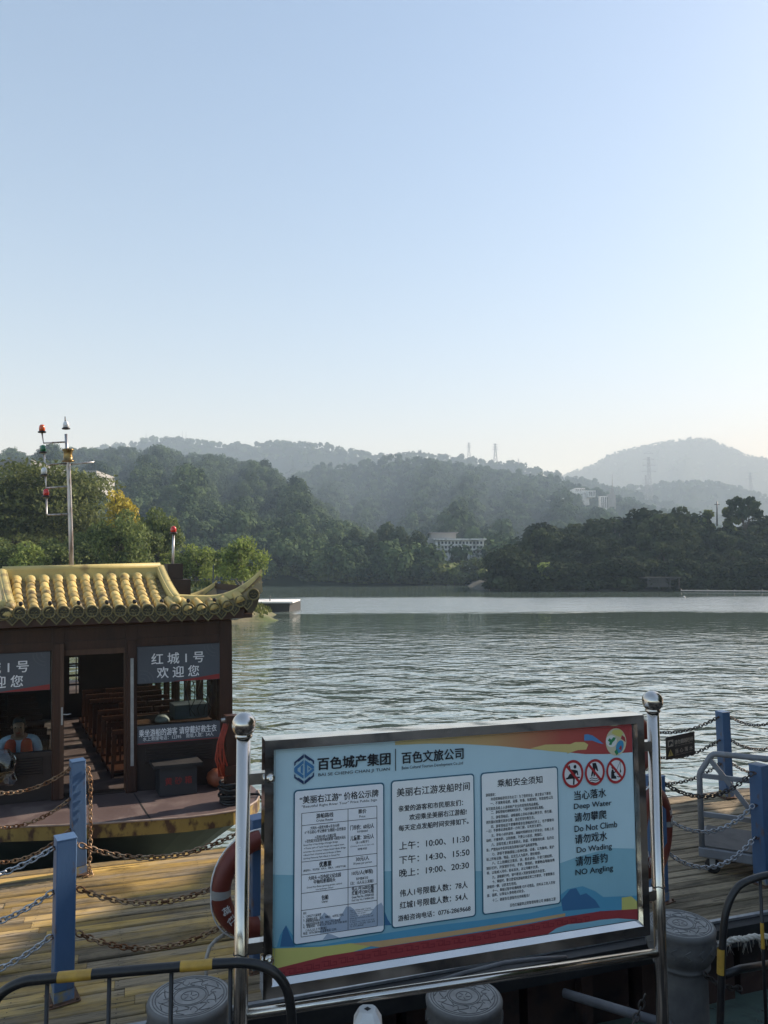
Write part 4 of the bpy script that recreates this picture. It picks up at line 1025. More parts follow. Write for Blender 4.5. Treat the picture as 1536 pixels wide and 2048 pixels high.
def bb(m_, a0, a1, b0, b1, c0, c1, mi=0):
    m_.add([(a0, b0, c0), (a1, b0, c0), (a1, b1, c0), (a0, b1, c0), (a0, b0, c1), (a1, b0, c1), (a1, b1, c1), (a0, b1, c1)], [(0, 3, 2, 1), (4, 5, 6, 7), (0, 1, 5, 4), (1, 2, 6, 5), (2, 3, 7, 6), (3, 0, 4, 7)], mi); return m_
DC = -1.985; LEN = 9.2
front = [b_on(x, y, 'c', DC) for x, y in ((-260, 1668), (-120, 1663), (0, 1656), (110, 1652), (200, 1648), (290, 1642), (375, 1636), (430, 1629), (467, 1623), (497, 1614), (513, 1603), (519, 1592), (516, 1582))]
xr_ = front[-1][0]
outl = front + [(xr_ + .02, 1.0), (xr_ + .02, LEN), (-3.45, LEN), (-3.45, .2)]
top = [(a, b_, DC) for a, b_ in outl]; N_ = len(outl)
m_ = B(); m_.add(top, [tuple(range(N_))[::1]]); m_.build('deck', M_deckb, boat)
m_ = B(); m_.add(top + [(a, b_, DC - .145) for a, b_ in outl], [(i, i + N_, (i + 1) % N_ + N_, (i + 1) % N_) for i in range(N_)] + [tuple(range(2 * N_ - 1, N_ - 1, -1))])
m_.xf = bw
rim = m_.build('deck_rim', M_yrim, boat)
m_ = B(); m_.tube([(a, b_, DC + .006) for a, b_ in front], .012, 6); m_.build('deck_edge_bead', pm('worn_edge', (.34, .27, .22), (.22, .16, .13), scale=9, rough=.5), rim)
ca, cb_ = -1.6, 4.6
def inset(f, da, db): return [(ca + (a - ca) * da, cb_ + (b_ - cb_) * db) for a, b_ in outl]
h0 = [(a, b_, DC - .146) for a, b_ in inset(0, .975, .985)]; h1 = [(a, b_, DC - .55) for a, b_ in inset(0, .80, .90)]; h2 = [(a, b_, DC - 1.12) for a, b_ in inset(0, .46, .76)]
m_ = B(); m_.add(h0 + h1 + h2, [(r_ * N_ + i, (r_ + 1) * N_ + i, (r_ + 1) * N_ + (i + 1) % N_, r_ * N_ + (i + 1) % N_) for r_ in range(2) for i in range(N_)]); m_.build('hull', M_hull, boat)
# deck seams and worn stencil marks
m_ = B()
for (x0, y0), (x1, y1) in (((268, 1587), (304, 1643)), ((130, 1601), (140, 1618))):
    m_ = B()
    p, q_ = b_on(x0, y0, 'c', DC + .002), b_on(x1, y1, 'c', DC + .002)
    m_.add([(p[0] - .008, p[1], DC + .003), (p[0] + .008, p[1], DC + .003), (q_[0] + .008, q_[1], DC + .003), (q_[0] - .008, q_[1], DC + .003)], [(0, 1, 2, 3)])
    m_.build('deck_seam', M_black, boat)
# ---- cabin
FL = -1.96
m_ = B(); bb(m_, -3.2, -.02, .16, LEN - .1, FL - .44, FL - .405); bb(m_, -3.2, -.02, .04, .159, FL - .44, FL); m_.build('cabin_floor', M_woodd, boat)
for a0, a1, nm in ((-.15, 0, 0), (-1.25, -1.12, 1), (-2.06, -1.93, 1), (-3.25, -3.10, 0)):
    m_ = B(); bb(m_, a0, a1, -.01, .13, DC + .004, -.005 if not nm else -.012)
    if nm: bb(m_, a0 + .02, a1 - .02, -.035, -.0105, FL, -.19)
    m_.build('pillar', M_wood, boat)
m_ = B(); bb(m_, -3.25, 0, .01, .11, -.274, -.001); bb(m_, -3.1, -.15, -.004, .009, -.10, -.02); bb(m_, -3.1, -.15, -.004, .009, -.25, -.17); m_.build('lintel', M_wood, boat)
# right bay
def bay(a0, a1, c_win, low_ban):
    m_ = B(); bb(m_, a0, a1, .02, .07, DC + .006, c_win); 
    for k in range(7): bb(m_, a0 + .1, a1 - .1, .0, .019, DC + .30 + k * .03, DC + .318 + k * .03)
    bb(m_, a0, a1, -.006, .019, c_win - .055, c_win - .001); m_.build('front_panel', M_woodd, boat)
    m_ = B(); bb(m_, a0, a1, .045, .05, c_win + .002, -.72); m_.build('front_window', M_glass, boat)
bay(-1.12, -.15, -1.235, True); bay(-3.10, -2.06, -1.42, False)
def banner(a0, a1, c0, c1, l1, l2, h1, x1, y1, x2, y2, w1, w2, red=True):
    P_ = lambda a, c, k=0: (a, -.012 - k, c)
    m_ = B(); bb(m_, a0, a1, -.012, .03, c0, c1); bn = m_.build('name_banner', M_ban, boat)
    m_ = B()
    if red:
        m_.add([P_(a0 + (a1 - a0) * .42, c0 + .003, .002), P_(a1 - .003, c0 + .003, .002), P_(a1 - .003, c0 + .065, .002), P_(a0 + (a1 - a0) * .72, c0 + .035, .002)], [(0, 1, 2, 3)])
    else: m_.add([P_(a0 + .003, c0 + .004, .002), P_(a1 - .003, c0 + .004, .002), P_(a1 - .003, c0 + .014, .002), P_(a0 + .003, c0 + .014, .002)], [(0, 1, 2, 3)])
    m_.build('banner_stripe', M_banr, bn)
    if red:
        for cx_, cc_, a_0, a_1 in ((a1 - .05, c1 - .02, PI * .95, PI * 1.5), (a0 + .05, c0 + .02, 0, PI * .55)):
            m_ = B()
            for r_ in (.14, .10, .05):
                pts = [(cx_ + r_ * math.cos(a_0 + (a_1 - a_0) * k / 12), cc_ + r_ * math.sin(a_0 + (a_1 - a_0) * k / 12)) for k in range(13)]
                pt2 = [(cx_ + (r_ - .012) * math.cos(a_0 + (a_1 - a_0) * k / 12), cc_ + (r_ - .012) * math.sin(a_0 + (a_1 - a_0) * k / 12)) for k in range(12, -1, -1)]
                ok = [p for p in pts + pt2 if a0 + .004 < p[0] < a1 - .004 and c0 + .004 < p[1] < c1 - .004]
                if len(ok) > 3: m_.add([P_(a, c, .0015) for a, c in ok], [tuple(range(len(ok)))])
            m_.build('banner_watermark', M_bansh, bn)
    m_ = B()
    put_text(m_, l1, Vector((x1, -.0155, y1)), (1, 0, 0), (0, 0, 1), w1, h1[0], .014, res=3); put_text(m_, l2, Vector((x2, -.0155, y2)), (1, 0, 0), (0, 0, 1), w2, h1[1], .014 if red else .006, res=3)
    m_.build('lettering', M_banw, bn); return bn
def tx(px, py): return b_on(px, py, 'b', -.0155)
(a_, c_), (a2, c2) = tx(303, 1330), tx(408, 1325); (a3, c3_), (a4, c4_) = tx(314, 1357), tx(398, 1352)
banner(-1.115, -.152, -.712, -.276, '红 城 1 号', '欢 迎 您', (.135, .135), a_, c_, a3, c3_, a2 - a_, a4 - a3)
off = -1.951
banner(-3.095, -2.082, -.715, -.276, '红 城 1 号', '欢 迎 您', (.135, .135), a_ + off - .02, c_, a3 + off - .02, c3_, a2 - a_, a4 - a3)
(a_, c_), (a2, _) = tx(278, 1475), tx(433, 1463); (a3, c3_), (a4, _) = tx(286, 1483), tx(427, 1476)
banner(-1.115, -.152, -1.432, -1.222, '乘坐游船的游客 请穿戴好救生衣', '水上救援电话：12395    限载人数：54人', (.088, .05), a_, c_, a3, c3_, a2 - a_, a4 - a3, red=False)
# door: frames, handle, half-open leaf
m_ = B(); bb(m_, -1.93, -1.25, .03, .09, -.34, -.275); m_.build('door_head', M_wood2, boat)
m_ = B(); bb(m_, -1.975, -1.935, -.05, -.012, FL, -.19); dl = m_.build('door_edge', M_wood2, boat)
m_ = B(); bb(m_, -1.965, -1.945, -.062, -.05, -1.12, -.92); m_.add([], []); m_.tube([(-1.945, -.06, -1.0), (-1.90, -.09, -1.0), (-1.86, -.09, -.995)], .008, 6); m_.build('door_handle', M_galv, dl)
m_ = B(); bb(m_, -1.20, -1.165, -.055, -.036, FL + .3, -.4); m_.build('door_track', M_galv, boat)
# side and back walls with their windows
def wall_side(a0, a1):
    m_ = B(); bb(m_, a0, a1, .131, LEN - .1, FL - .44, -1.72); bb(m_, a0, a1, .131, LEN - .1, -.30, -.001)
    k = 0; b_ = .13
    while b_ < LEN - .3:
        wdt = .09 if k % 3 else .22
        bb(m_, a0, a1, b_ + .5, b_ + .5 + wdt, -1.72, -.30); b_ += .72; k += 1
    m_.build('side_wall', M_wood2, boat)
    am = (a0 + a1) / 2; m_ = B(); bb(m_, am - .004, am + .004, .14, LEN - .12, -1.719, -.301); m_.build('side_window', M_glass2, boat)
wall_side(-.09, -.01); wall_side(-3.24, -3.16)
wl = b_on(128, 1306, 'b', LEN - .15); wr_ = b_on(168, 1396, 'b', LEN - .15)
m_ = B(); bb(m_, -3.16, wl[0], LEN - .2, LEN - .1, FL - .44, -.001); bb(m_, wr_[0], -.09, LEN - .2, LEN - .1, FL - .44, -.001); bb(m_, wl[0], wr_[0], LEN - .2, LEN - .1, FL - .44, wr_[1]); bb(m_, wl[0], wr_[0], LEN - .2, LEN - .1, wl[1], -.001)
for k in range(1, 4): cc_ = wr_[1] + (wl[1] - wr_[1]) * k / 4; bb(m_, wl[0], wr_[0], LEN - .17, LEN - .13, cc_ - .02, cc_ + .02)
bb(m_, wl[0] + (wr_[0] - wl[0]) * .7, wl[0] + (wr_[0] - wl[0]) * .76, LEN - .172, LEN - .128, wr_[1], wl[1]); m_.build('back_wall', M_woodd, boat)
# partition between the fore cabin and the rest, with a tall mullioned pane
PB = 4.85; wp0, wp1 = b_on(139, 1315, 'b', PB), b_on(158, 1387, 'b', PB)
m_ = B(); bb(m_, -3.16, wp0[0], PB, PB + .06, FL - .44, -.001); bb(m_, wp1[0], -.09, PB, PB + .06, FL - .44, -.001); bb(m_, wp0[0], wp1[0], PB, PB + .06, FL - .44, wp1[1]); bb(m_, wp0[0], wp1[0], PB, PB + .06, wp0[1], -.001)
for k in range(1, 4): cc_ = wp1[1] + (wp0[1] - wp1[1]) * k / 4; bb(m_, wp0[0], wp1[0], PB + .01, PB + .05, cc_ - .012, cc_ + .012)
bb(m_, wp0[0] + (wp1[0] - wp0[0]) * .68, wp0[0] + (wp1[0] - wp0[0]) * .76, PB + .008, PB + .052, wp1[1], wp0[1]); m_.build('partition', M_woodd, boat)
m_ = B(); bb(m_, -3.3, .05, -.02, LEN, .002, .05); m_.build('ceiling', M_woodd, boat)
m_ = B(); bb(m_, -3.5, .25, 1.75, LEN + .2, .051, .14); m_.build('rear_roof', pm('rear_roof', (.30, .24, .11), (.22, .18, .09), scale=4, rough=.7), boat)
# helm desk in the right bay
m_ = B(); bb(m_, -1.08, -.2, .16, .75, -1.27, -1.23); bb(m_, -1.08, -.2, .70, .74, FL, -1.271); m_.build('helm_desk', M_wood2, boat)
m_ = B(); bb(m_, -.62, -.22, .30, .6, -1.229, -1.06); m_.build('instrument_box', pm('grey_plastic', (.10, .105, .11), (.07, .072, .075), scale=8, rough=.5), boat)
rr = random.Random(3)
for k in range(5):
    x = -.46 + .055 * k; m_ = B(); m_.tube([(x, .3, -.74), (x + rr.uniform(-.1, .1), .26, -.86), (x + rr.uniform(-.1, .08), .25, -1.0), (x + rr.uniform(-.05, .1), .24, -1.10), (x + .03, .3, -1.2)], .006, 5); m_.build('cable', M_black, boat)
m_ = B(); m_.lathe([(.0, .08), (.05, .07), (.085, .03), (.09, 0)][::-1], (-.78, .26, -1.228), 14); m_.build('helmet', M_band, boat)
# ---- pavilion roof
EB, RB, GB = -.42, .59, 1.6
aL, aR = -2.555, -.765
nt_ = 11; ts = [(-2.43 + i * .156, -2.425 + (i + .0) * .1505) for i in range(nt_)]
def slope(t): return (RB - .02) + (EB - RB + .02) * t, .575 + (.205 - .575) * (t ** .92) - .03 * math.sin(PI * t)     # (b, c) down the front
m_ = B()          # bed of flat tiles in steps
rows7 = 7
for r_ in range(rows7):
    t0, t1 = r_ / rows7, (r_ + 1) / rows7
    (b0, c0), (b1, c1) = slope(t0), slope(t1)
    for k in range(nt_ + 1):
        A0 = lambda t: (aL if k == 0 else ts[k - 1][0] * (1 - t) + ts[k - 1][1] * t); A1 = lambda t: (aR if k == nt_ else ts[k][0] * (1 - t) + ts[k][1] * t)
        m_.add([(A0(t0), b0, c0 - .03), (A1(t0), b0, c0 - .03), (A1(t1), b1 - .01, c1 - .012), (A0(t1), b1 - .01, c1 - .012), (A0(t1), b1 - .01, c1 - .032), (A1(t1), b1 - .01, c1 - .032)], [(0, 3, 2, 1), (3, 4, 5, 2)])
# back slope
m_.add([(aL, RB, .55), (aR, RB, .55), (aR, GB, .19), (aL, GB, .19)], [(0, 1, 2, 3)])
roof = m_.build('roof', M_tileb, boat)
rr0 = random.Random(12)
for i, (a0, a1) in enumerate(ts):
    m_ = B()
    for r_ in range(rows7):
        t0, t1 = r_ / rows7, (r_ + 1) / rows7 + .012
        (b0, c0), (b1, c1) = slope(t0), slope(min(t1, .985))
        p0 = (a0 * (1 - t0) + a1 * t0, b0, c0 - .012); p1 = (a0 * (1 - t1) + a1 * t1, b1, c1 - .004)
        jx = rr0.uniform(-.005, .005); m_.tube([p0, (Vector(p0) + Vector(p1)) / 2 + Vector((jx, 0, .006)), Vector(p1) + Vector((jx, .012, .008 + rr0.uniform(-.003, .004))), p1], [.047, .054, .059, .050], 12, tint=rr0.random())
    m_.build('tile_row', M_tile, roof)
def eave_c(a):     # the eave line with its lift towards the corner
    base = .212 - (a + 2.43) * .017
    return base + (max(0, a + .38) ** 2) * .62
def eave_b(a): return EB - .012 - max(0, a + .5) * .02
n_d = 18
for i in range(-1, n_d):
    a = ts[0][1] + i * .1505
    if a > .19: break
    cc_ = eave_c(a); bb0 = eave_b(a)
    m_ = B(); m_.lathe([(.0, .0), (.056, .0), (.056, -.012), (.069, -.012), (.073, -.004), (.073, .012), (.06, .02)][::-1], (a, bb0, cc_), 20, axis=(0, 1, 0), flat_caps=False); td = m_.build('tile_end', M_tedge, roof)
    m_ = B(); m_.lathe([(.0, -.001), (.055, -.001)], (a, bb0, cc_), 16, axis=(0, 1, 0), flat_caps=False, smooth=False); m_.build('tile_face', M_tend, td)
    m_ = B(); y_ = bb0 - .004
    m_.tube([(a - .035, y_, cc_ + .006), (a - .015, y_, cc_ + .016), (a, y_, cc_ - .004), (a + .018, y_, cc_ + .014), (a + .036, y_, cc_ + .002)], .006, 4); m_.tube([(a - .025, y_, cc_ - .02), (a, y_, cc_ - .03), (a + .025, y_, cc_ - .018)], .006, 4); m_.build('tile_emblem', M_tedge, td)
    # drip tile below, between the ends
    a2 = a + .0752; c2 = eave_c(a2) - .045; b2 = eave_b(a2) + .012
    if a2 < .2:
        dm = lambda s, k, dy=0: [(a2 - .075 * s, b2 - k, c2 + .03 * s), (a2 - .06 * s, b2 - k, c2 - .035 * s), (a2, b2 - k, c2 - .10 * s), (a2 + .06 * s, b2 - k, c2 - .035 * s), (a2 + .075 * s, b2 - k, c2 + .03 * s)]
        m_ = B(); m_.add(dm(1, 0) + dm(1, .014), [(4, 3, 2, 1, 0), (5, 6, 7, 8, 9)] + [(k, k + 1, k + 6, k + 5) for k in range(4)]); dp_ = m_.build('drip_tile', M_tedge, roof)
        m_ = B(); m_.add(dm(.80, .0155), [(0, 1, 2, 3, 4)]); m_.build('drip_face', M_tend, dp_)
        m_ = B(); y_ = b2 - .018; m_.tube([(a2 - .03, y_, c2 - .01), (a2 - .01, y_, c2 - .03), (a2, y_, c2 - .055), (a2 + .012, y_, c2 - .03), (a2 + .03, y_, c2 - .008)], .005, 4); m_.build('drip_emblem', M_tedge, dp_)
    if i % 2 == 0 and a < -.2:
        m_ = B(); m_.lathe([(.004, 0), (.02, .02), (.024, .038), (.018, .055), (.0, .06)], (a + .012, bb0 + .05, cc_ + .065), 10); m_.build('bulb', M_black, roof)
# main ridge, descending ridges
m_ = B(); bb(m_, aL - .02, aR + .02, RB - .05, RB + .05, .53, .665); m_.tube([(aL - .03, RB, .672), (aR + .03, RB, .690 - .012)], .05, 10)
for a0, a1 in ts: m_.tube([(a0, RB - .055, .545), (a0, RB - .085, .555)], .062, 12)
m_.build('main_ridge', M_ridge, roof)
for a_top, a_bot in ((aR + .03, aR + .05), (aL - .03, aL + .05)):
    m_ = B()
    pts = [(a_top + (a_bot - a_top) * t, slope(t)[0] + .02, slope(t)[1] + .075 - .03 * t) for t in [k / 8 * .88 for k in range(9)]]
    m_.tube(pts, .06, 12)
    m_.tube([pts[-1], (pts[-1][0], pts[-1][1] - .07, pts[-1][2] - .015)], [.06, .03], 12)
    for p, q_ in zip(pts[:-1], pts[1:]): m_.bar(p, q_, .09, .10)
    m_.build('sloping_ridge', M_ridge, roof)
# gable, side slope and hips to the two upturned corners on this side, and their mirror on the far side
def hipside(sg):
    A = (lambda a: a) if sg > 0 else (lambda a: aL + aR - a)
    tipA = .245; g_a = aR + .02
    m_ = B(); m_.add([(A(g_a), RB, .63), (A(g_a), -.12, .27), (A(g_a), 1.30, .27)], [(0, 1, 2)]); m_.build('gable', pm('gable_board', (.46, .30, .17), (.38, .25, .14), scale=5, rough=.6), roof)
    def hip(b_t, b0):
        out = []
        for k in range(15):
            t = k / 14; a = g_a - .02 + (tipA - g_a + .02) * t
            b_ = b0 + (b_t - b0) * t
            c = (.30 if b0 < .5 else .22) - .10 * t + .10 * t ** 2 + .0 + (max(0, t - .42) ** 2) * (.92 if b0 < .5 else .60)
            out.append((a, b_, c))
        return out
    for (bt_, b0_, nm) in ((EB + .02, -.16, 0), (GB - .02, 1.32, 1)):
        H = hip(bt_, b0_); m_ = B()
        vs = []; 
        for k, (a, b_, c) in enumerate(H):
            t = k / 14; hgt = .105 * (1 - .62 * t ** 3); w_ = .036 * (1 - .3 * t)
            vs += [(A(a), b_ - w_, c - hgt * .6), (A(a), b_ - w_ * .9, c + hgt * .35), (A(a), b_, c + hgt * .55), (A(a), b_ + w_ * .9, c + hgt * .35), (A(a), b_ + w_, c - hgt * .6)]
        n5 = 5; fs = [(k * n5 + j, k * n5 + j + 1, (k + 1) * n5 + j + 1, (k + 1) * n5 + j) for k in range(14) for j in range(4)] + [(0, 1, 2, 3, 4), tuple(70 + j for j in (4, 3, 2, 1, 0))]
        m_.add(vs, fs, 0, True); hp_ = m_.build('hip_ridge', M_ridge, roof)
        if nm == 0:
            m_ = B()
            for k in range(4):
                t = .82 + .05 * k; i_ = int(t * 14); a, b_, c = H[min(i_, 14)]
                m_.tube([(A(a + .04), b_ - .01, c - .03 - .012 * k), (A(a + .075), b_ - .01, c - .015 - .012 * k)], .02, 8)
            m_.build('hip_beads', M_ridge, hp_)
    # front hip slope
    H = hip(EB + .02, -.16); rows_h = []
    for s in range(5):
        row = []
        for k, (a, b_, c) in enumerate(H):
            e = (a, eave_b(a), eave_c(a) - .05); q_ = (a, b_, c - .05); u_ = s / 4
            row.append((A(a), q_[1] + (e[1] - q_[1]) * u_, q_[2] + (e[2] - q_[2]) * u_))
        rows_h.append(row)
    m_ = B(); m_.grid(rows_h); m_.build('hip_slope', M_tileb, roof)
    for i in range(11, 18):
        a = ts[0][1] + i * .1505
        if a > .05: break
        t = (a - g_a + .02) / (tipA - g_a + .02); k = min(13, max(0, int(t * 14))); h_ = H[k]
        e = Vector((A(a), eave_b(a), eave_c(a) - .01)); q_ = Vector((A(a - .03), h_[1] - .02, max(h_[2] - .01, e.z + .02)))
        m_ = B(); m_.tube([q_, q_.lerp(e, .5) + Vector((0, 0, .008)), e], [.046, .055, .055], 10); m_.build('tile_row', M_tile, roof)
    # side slope
    Hb = hip(GB - .02, 1.32); rows_s = []
    for s in range(9):
        row = []
        for k, (f_, g_) in enumerate(zip(H, Hb)):
            u_ = s / 8; t = k / 14; sag = .22 * math.sin(PI * u_) * t ** 2
            row.append((A(f_[0]), f_[1] + (g_[1] - f_[1]) * u_, f_[2] - .06 + (g_[2] - f_[2]) * u_ - sag))
        rows_s.append(row)
    m_ = B(); m_.grid(rows_s); m_.build('side_slope', M_tileb, roof)
    # underside of the lifted corner
    m_ = B(); rows_u = []
    for s in range(5):
        row = []
        for k in range(13):
            a = -.6 + (tipA - .03 + .6) * k / 12; u_ = s / 4
            cz_ = eave_c(a) - .085
            row.append((A(a), eave_b(a) + .018 + u_ * .42, cz_ + (.02 - cz_) * (u_ ** .7) * 1.0 - .0))
        rows_u.append(row)
    m_.grid(rows_u)
    m_.add([(A(tipA - .03), EB, eave_c(tipA) - .085), (A(tipA - .03), EB, eave_c(tipA) + .0), (A(tipA - .03), GB, eave_c(tipA)), (A(tipA - .03), GB, eave_c(tipA) - .085), (A(.02), .1, .0), (A(.02), 1.3, .0)], [(0, 3, 5, 4), (0, 1, 2, 3)])
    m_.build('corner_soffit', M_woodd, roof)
hipside(1); hipside(-1)
m_ = B(); bb(m_, aL - .9, aR + .9, EB + .03, GB, .052, .10)
rows_f = [[(aL - .8 + (aR - aL + 1.6) * k / 30, EB + .012, z_) for k in range(31)] for z_ in (.052, .15)]
m_.grid(rows_f); m_.add([(aL - .8, EB + .012, .052), (aR + .8, EB + .012, .052), (aR + .8, .0, -.001), (aL - .8, .0, -.001)], [(0, 1, 2, 3)]); m_.build('soffit', M_wood, roof)
# flue box and cap on the roof behind the gable
f0 = b_on(331, 1165, 'b', 1.45); f1 = b_on(361, 1127, 'b', 1.45)
m_ = B(); bb(m_, f0[0], f1[0], 1.3, 1.55, .2, f1[1]); bb(m_, f0[0] + .02, f1[0] + .09, 1.25, 1.6, .2, f1[1] - .22); m_.build('flue_box', pm('flue_dark', (.035, .028, .024), (.025, .02, .018), scale=5, rough=.7), boat)
# ---- signal mast
MBP = 1.0
def mp_(px, py): a, c = b_on(px, py, 'b', MBP); return Vector((a, MBP, c))
def lamp(parent, px, py, lens, sc=1.0, cage=False):
    p = mp_(px, py)
    m_ = B(); m_.lathe([(.030 * sc, 0), (.050 * sc, .004), (.052 * sc, .018), (.038 * sc, .026)], p, 14); m_.lathe([(.036 * sc, .024), (.038 * sc, .06), (.034 * sc, .09), (.022 * sc, .108), (.0, .113)], p, 14, mi=1); return m_.build('signal_lamp', [M_blk, lens], parent)
mast_ = B(); mast_.tube([mp_(143, 1150), mp_(142, 1080), mp_(139, 990), mp_(137, 925), mp_(134, 905), mp_(132, 868)], [.029, .029, .027, .026, .021, .019], 12); mast = mast_.build('signal_mast', M_pole, boat)
for pts in ([(84, 866), (87, 886), (131, 884)], [(88, 908), (90, 925), (94, 929), (136, 927)], [(91, 952), (92, 976), (138, 973)], [(93, 996), (93, 1027), (96, 1030), (139, 1028)], [(140, 929), (188, 924)]):
    m_ = B(); m_.tube([mp_(*q_) for q_ in pts], .011, 8); m_.build('lamp_arm', M_pole, mast)
lamp(mast, 84, 866, M_lo); lamp(mast, 86, 907, M_lg); lamp(mast, 88, 952, M_lw); lamp(mast, 92, 995, M_lr); lamp(mast, 132, 859, M_lw)
m_ = B(); m_.tube([mp_(131, 848), mp_(130, 833)], [.012, .006], 6); m_.build('antenna', M_blk, mast)
p = mp_(136, 922); m_ = B(); m_.lathe([(.03, -.012), (.082, -.008), (.075, .008), (.055, .014), (.06, .05), (.052, .075), (.058, .125), (.072, .14), (.072, .155), (.03, .165)], p, 18); m_.build('brass_collar', M_brass, mast)
m_ = B(); p0, p1 = b_on(345, 1146, 'b', 1.5), b_on(347, 1068, 'b', 1.5)
m_.tube([(p0[0], 1.5, p0[1]), (p1[0], 1.5, p1[1])], .017, 10); lp = m_.build('lamp_pole', M_pole, boat)
MBP = 1.5; lamp(lp, 347, 1068, M_lr, 1.05)
# ---- on the foredeck
M_bin = pm('dark_bin', (.03, .032, .036), (.022, .024, .027), scale=5, rough=.5)
def world_box(name, a0, a1, b0, b1, c0, c1, mat, par):
    m_ = B(); bb(m_, a0, a1, b0, b1, c0, c1); return m_.build(name, mat, par)
sb = thing('sand_box', 'dark sand box with red lettering on the deck below the right banner', 'box', bw((-.75, -.2, DC)))
world_box('body', -.92, -.50, -.30, -.06, DC + .008, DC + .33, M_bin, sb); world_box('lid', -.99, -.44, -.34, -.04, DC + .331, DC + .37, M_black, sb)
m_ = B(); put_text(m_, '黄 砂 箱', Vector((-.86, -.303, DC + .13)), (1, 0, 0), (0, 0, 1), .30, .085, .01, res=3); m_.build('lettering', M_banr, sb)
fl = thing('float_ball', 'orange round float lying on the boat deck beside the dark sand box', 'float', bw((-.24, -.12, DC)))
m_ = B(); m_.lathe([(.004, 0), (.07, .015), (.115, .055), (.13, .11), (.115, .165), (.07, .205), (.02, .222)], (-.22, -.14, DC + .008), 18); m_.build('ball', pm('float_orange', (.24, .075, .035), (.17, .055, .027), scale=6, rough=.5), fl)
m_ = B(); m_.tube([(-.22, -.14, DC + .22), (-.22, -.14, DC + .26)], .012, 6); m_.build('neck', M_black, fl)
pa, pb_ = b_on(462, 1606, 'c', DC)
bit = thing('mooring_bitt', 'dark mooring bitt with black rope on the corner of the boat deck', 'bitt', bw((pa, pb_, DC)))
m_ = B(); bb(m_, pa - .06, pa + .08, pb_ - .06, pb_ + .06, DC + .004, DC + .98); bb(m_, pa - .085, pa + .105, pb_ - .08, pb_ + .08, DC + .33, DC + .43); m_.build('bitt_post', M_wood, bit)
m_ = B(); m_.tube([(pa - .10, pb_, DC + .93), (pa + .14, pb_, DC + .945)], .022, 8); m_.build('cross_pin', M_galv, bit)
m_ = B()
rr = random.Random(9)
for k in range(9):
    R1 = .105 + rr.uniform(-.01, .03); z_ = DC + .02 + .026 * k
    m_.tube([(pa + R1 * math.cos(2 * PI * j / 16), pb_ + R1 * math.sin(2 * PI * j / 16), z_ + .008 * math.sin(j + k)) for j in range(16)], .015, 6, closed=True)
m_.build('rope_coil', M_black, bit)
m_ = B()
for k in range(9):
    x = pa - .07 + rr.uniform(-.05, .02); m_.tube([(x + .03, pb_ - .05, DC + .90), (x - .03 + rr.uniform(-.03, .03), pb_ - .07, DC + .70), (x - .05 + rr.uniform(-.04, .04), pb_ - .07, DC + .52), (x + .01 + rr.uniform(-.04, .04), pb_ - .06, DC + .32)], .010, 5)
tag(m_.build('orange_net', pm('orange_net', (.34, .05, .025), (.24, .036, .02), scale=30, rough=.7)), 'bundle of orange cord hanging on the mooring bitt', 'cord')
m_ = B(); q0 = b_on(500, 1592, 'c', DC); pts = [(q0[0] - .05, q0[1], DC + .02), (q0[0] + .08, q0[1] - .05, DC + .03), (q0[0] + .17, q0[1] - .18, DC - .12), (q0[0] + .19, q0[1] - .25, DC - .45), (q0[0] + .17, q0[1] - .3, DC - .6)]
m_.tube(pts, .016, 8); tag(m_.build('mooring_line', M_black), 'black mooring line over the rounded corner of the boat deck', 'rope')
ty = b_on(150, 1690, 'b', -.75)
# plastic bag and dark sack at the left
bgp = b_on(4, 1535, 'b', -.12)
m_ = B(); rng = np.random.default_rng(6); rows_b = []
for i in range(9):
    v = i / 8; row = []
    for j in range(16):
        th = 2 * PI * j / 15; r_ = .05 + .11 * math.sin(PI * min(1, v * .75 + .05)) * (1 + .16 * math.sin(3 * th + i) + .1 * rng.normal())
        row.append((bgp[0] + r_ * math.cos(th), -.12 + r_ * .6 * math.sin(th), bgp[1] + .2 - .40 * v))
    rows_b.append(row)
m_.grid(rows_b); tag(m_.build('plastic_bag', glassmat('thin_plastic', (.55, .58, .60), 2.5)), 'crumpled clear plastic bag hanging at the left edge below the window', 'bag')
sk = b_on(12, 1598, 'c', DC); m_ = B(); m_.lathe([(.02, 0), (.17, .01), (.20, .05), (.16, .10), (.08, .125), (.0, .13)], (sk[0], sk[1], DC + .004), 16)
tag(m_.build('rubber_mat', M_black), 'black folded rubber mat on the boat deck at the left edge', 'mat')
# ---- chairs in the cabin
def make_chair(label):
    t = thing('cabin_chair', label, 'chair', (0, 0, 0), 'wooden chairs in rows in the boat cabin', world=False)
    b = MB(); b.box((0, 0, .43), (.40, .40, .03), bev=.006); b.build('seat', M_chairw, t)
    b = MB(); b.box((0, -.20, .93), (.40, .03, .06), bev=.005); b.box((0, -.195, .55), (.36, .02, .04))
    for k in range(6): b.box((-.15 + .06 * k, -.197, .74), (.022, .014, .34))
    b.build('backrest', M_chairw, t)
    for x, y, h in ((-.18, .17, .415), (.18, .17, .415), (-.18, -.20, .90), (.18, -.20, .90)):
        b = MB(); b.box((x, y, h / 2), (.036, .032, h)); b.build('leg', M_chairw, t)
    return t
ch0 = None; lb = 'wooden slat-back chair in the rows inside the dim boat cabin'
for r_ in range(8):
    for a in (-.34, -.76, -1.12, -2.25, -2.70):
        if r_ < 2 and a > -1.0: continue
        o = ch0 if ch0 is None else None
        if ch0 is None: ch0 = make_chair(lb); o = ch0
        else: o = copy_thing(ch0, (0, 0, 0))
        o.location = bw((a, .95 + r_ * .47, FL - .40)) + Vector((0, 0, .002)); o.rotation_euler = (0, 0, BYN)
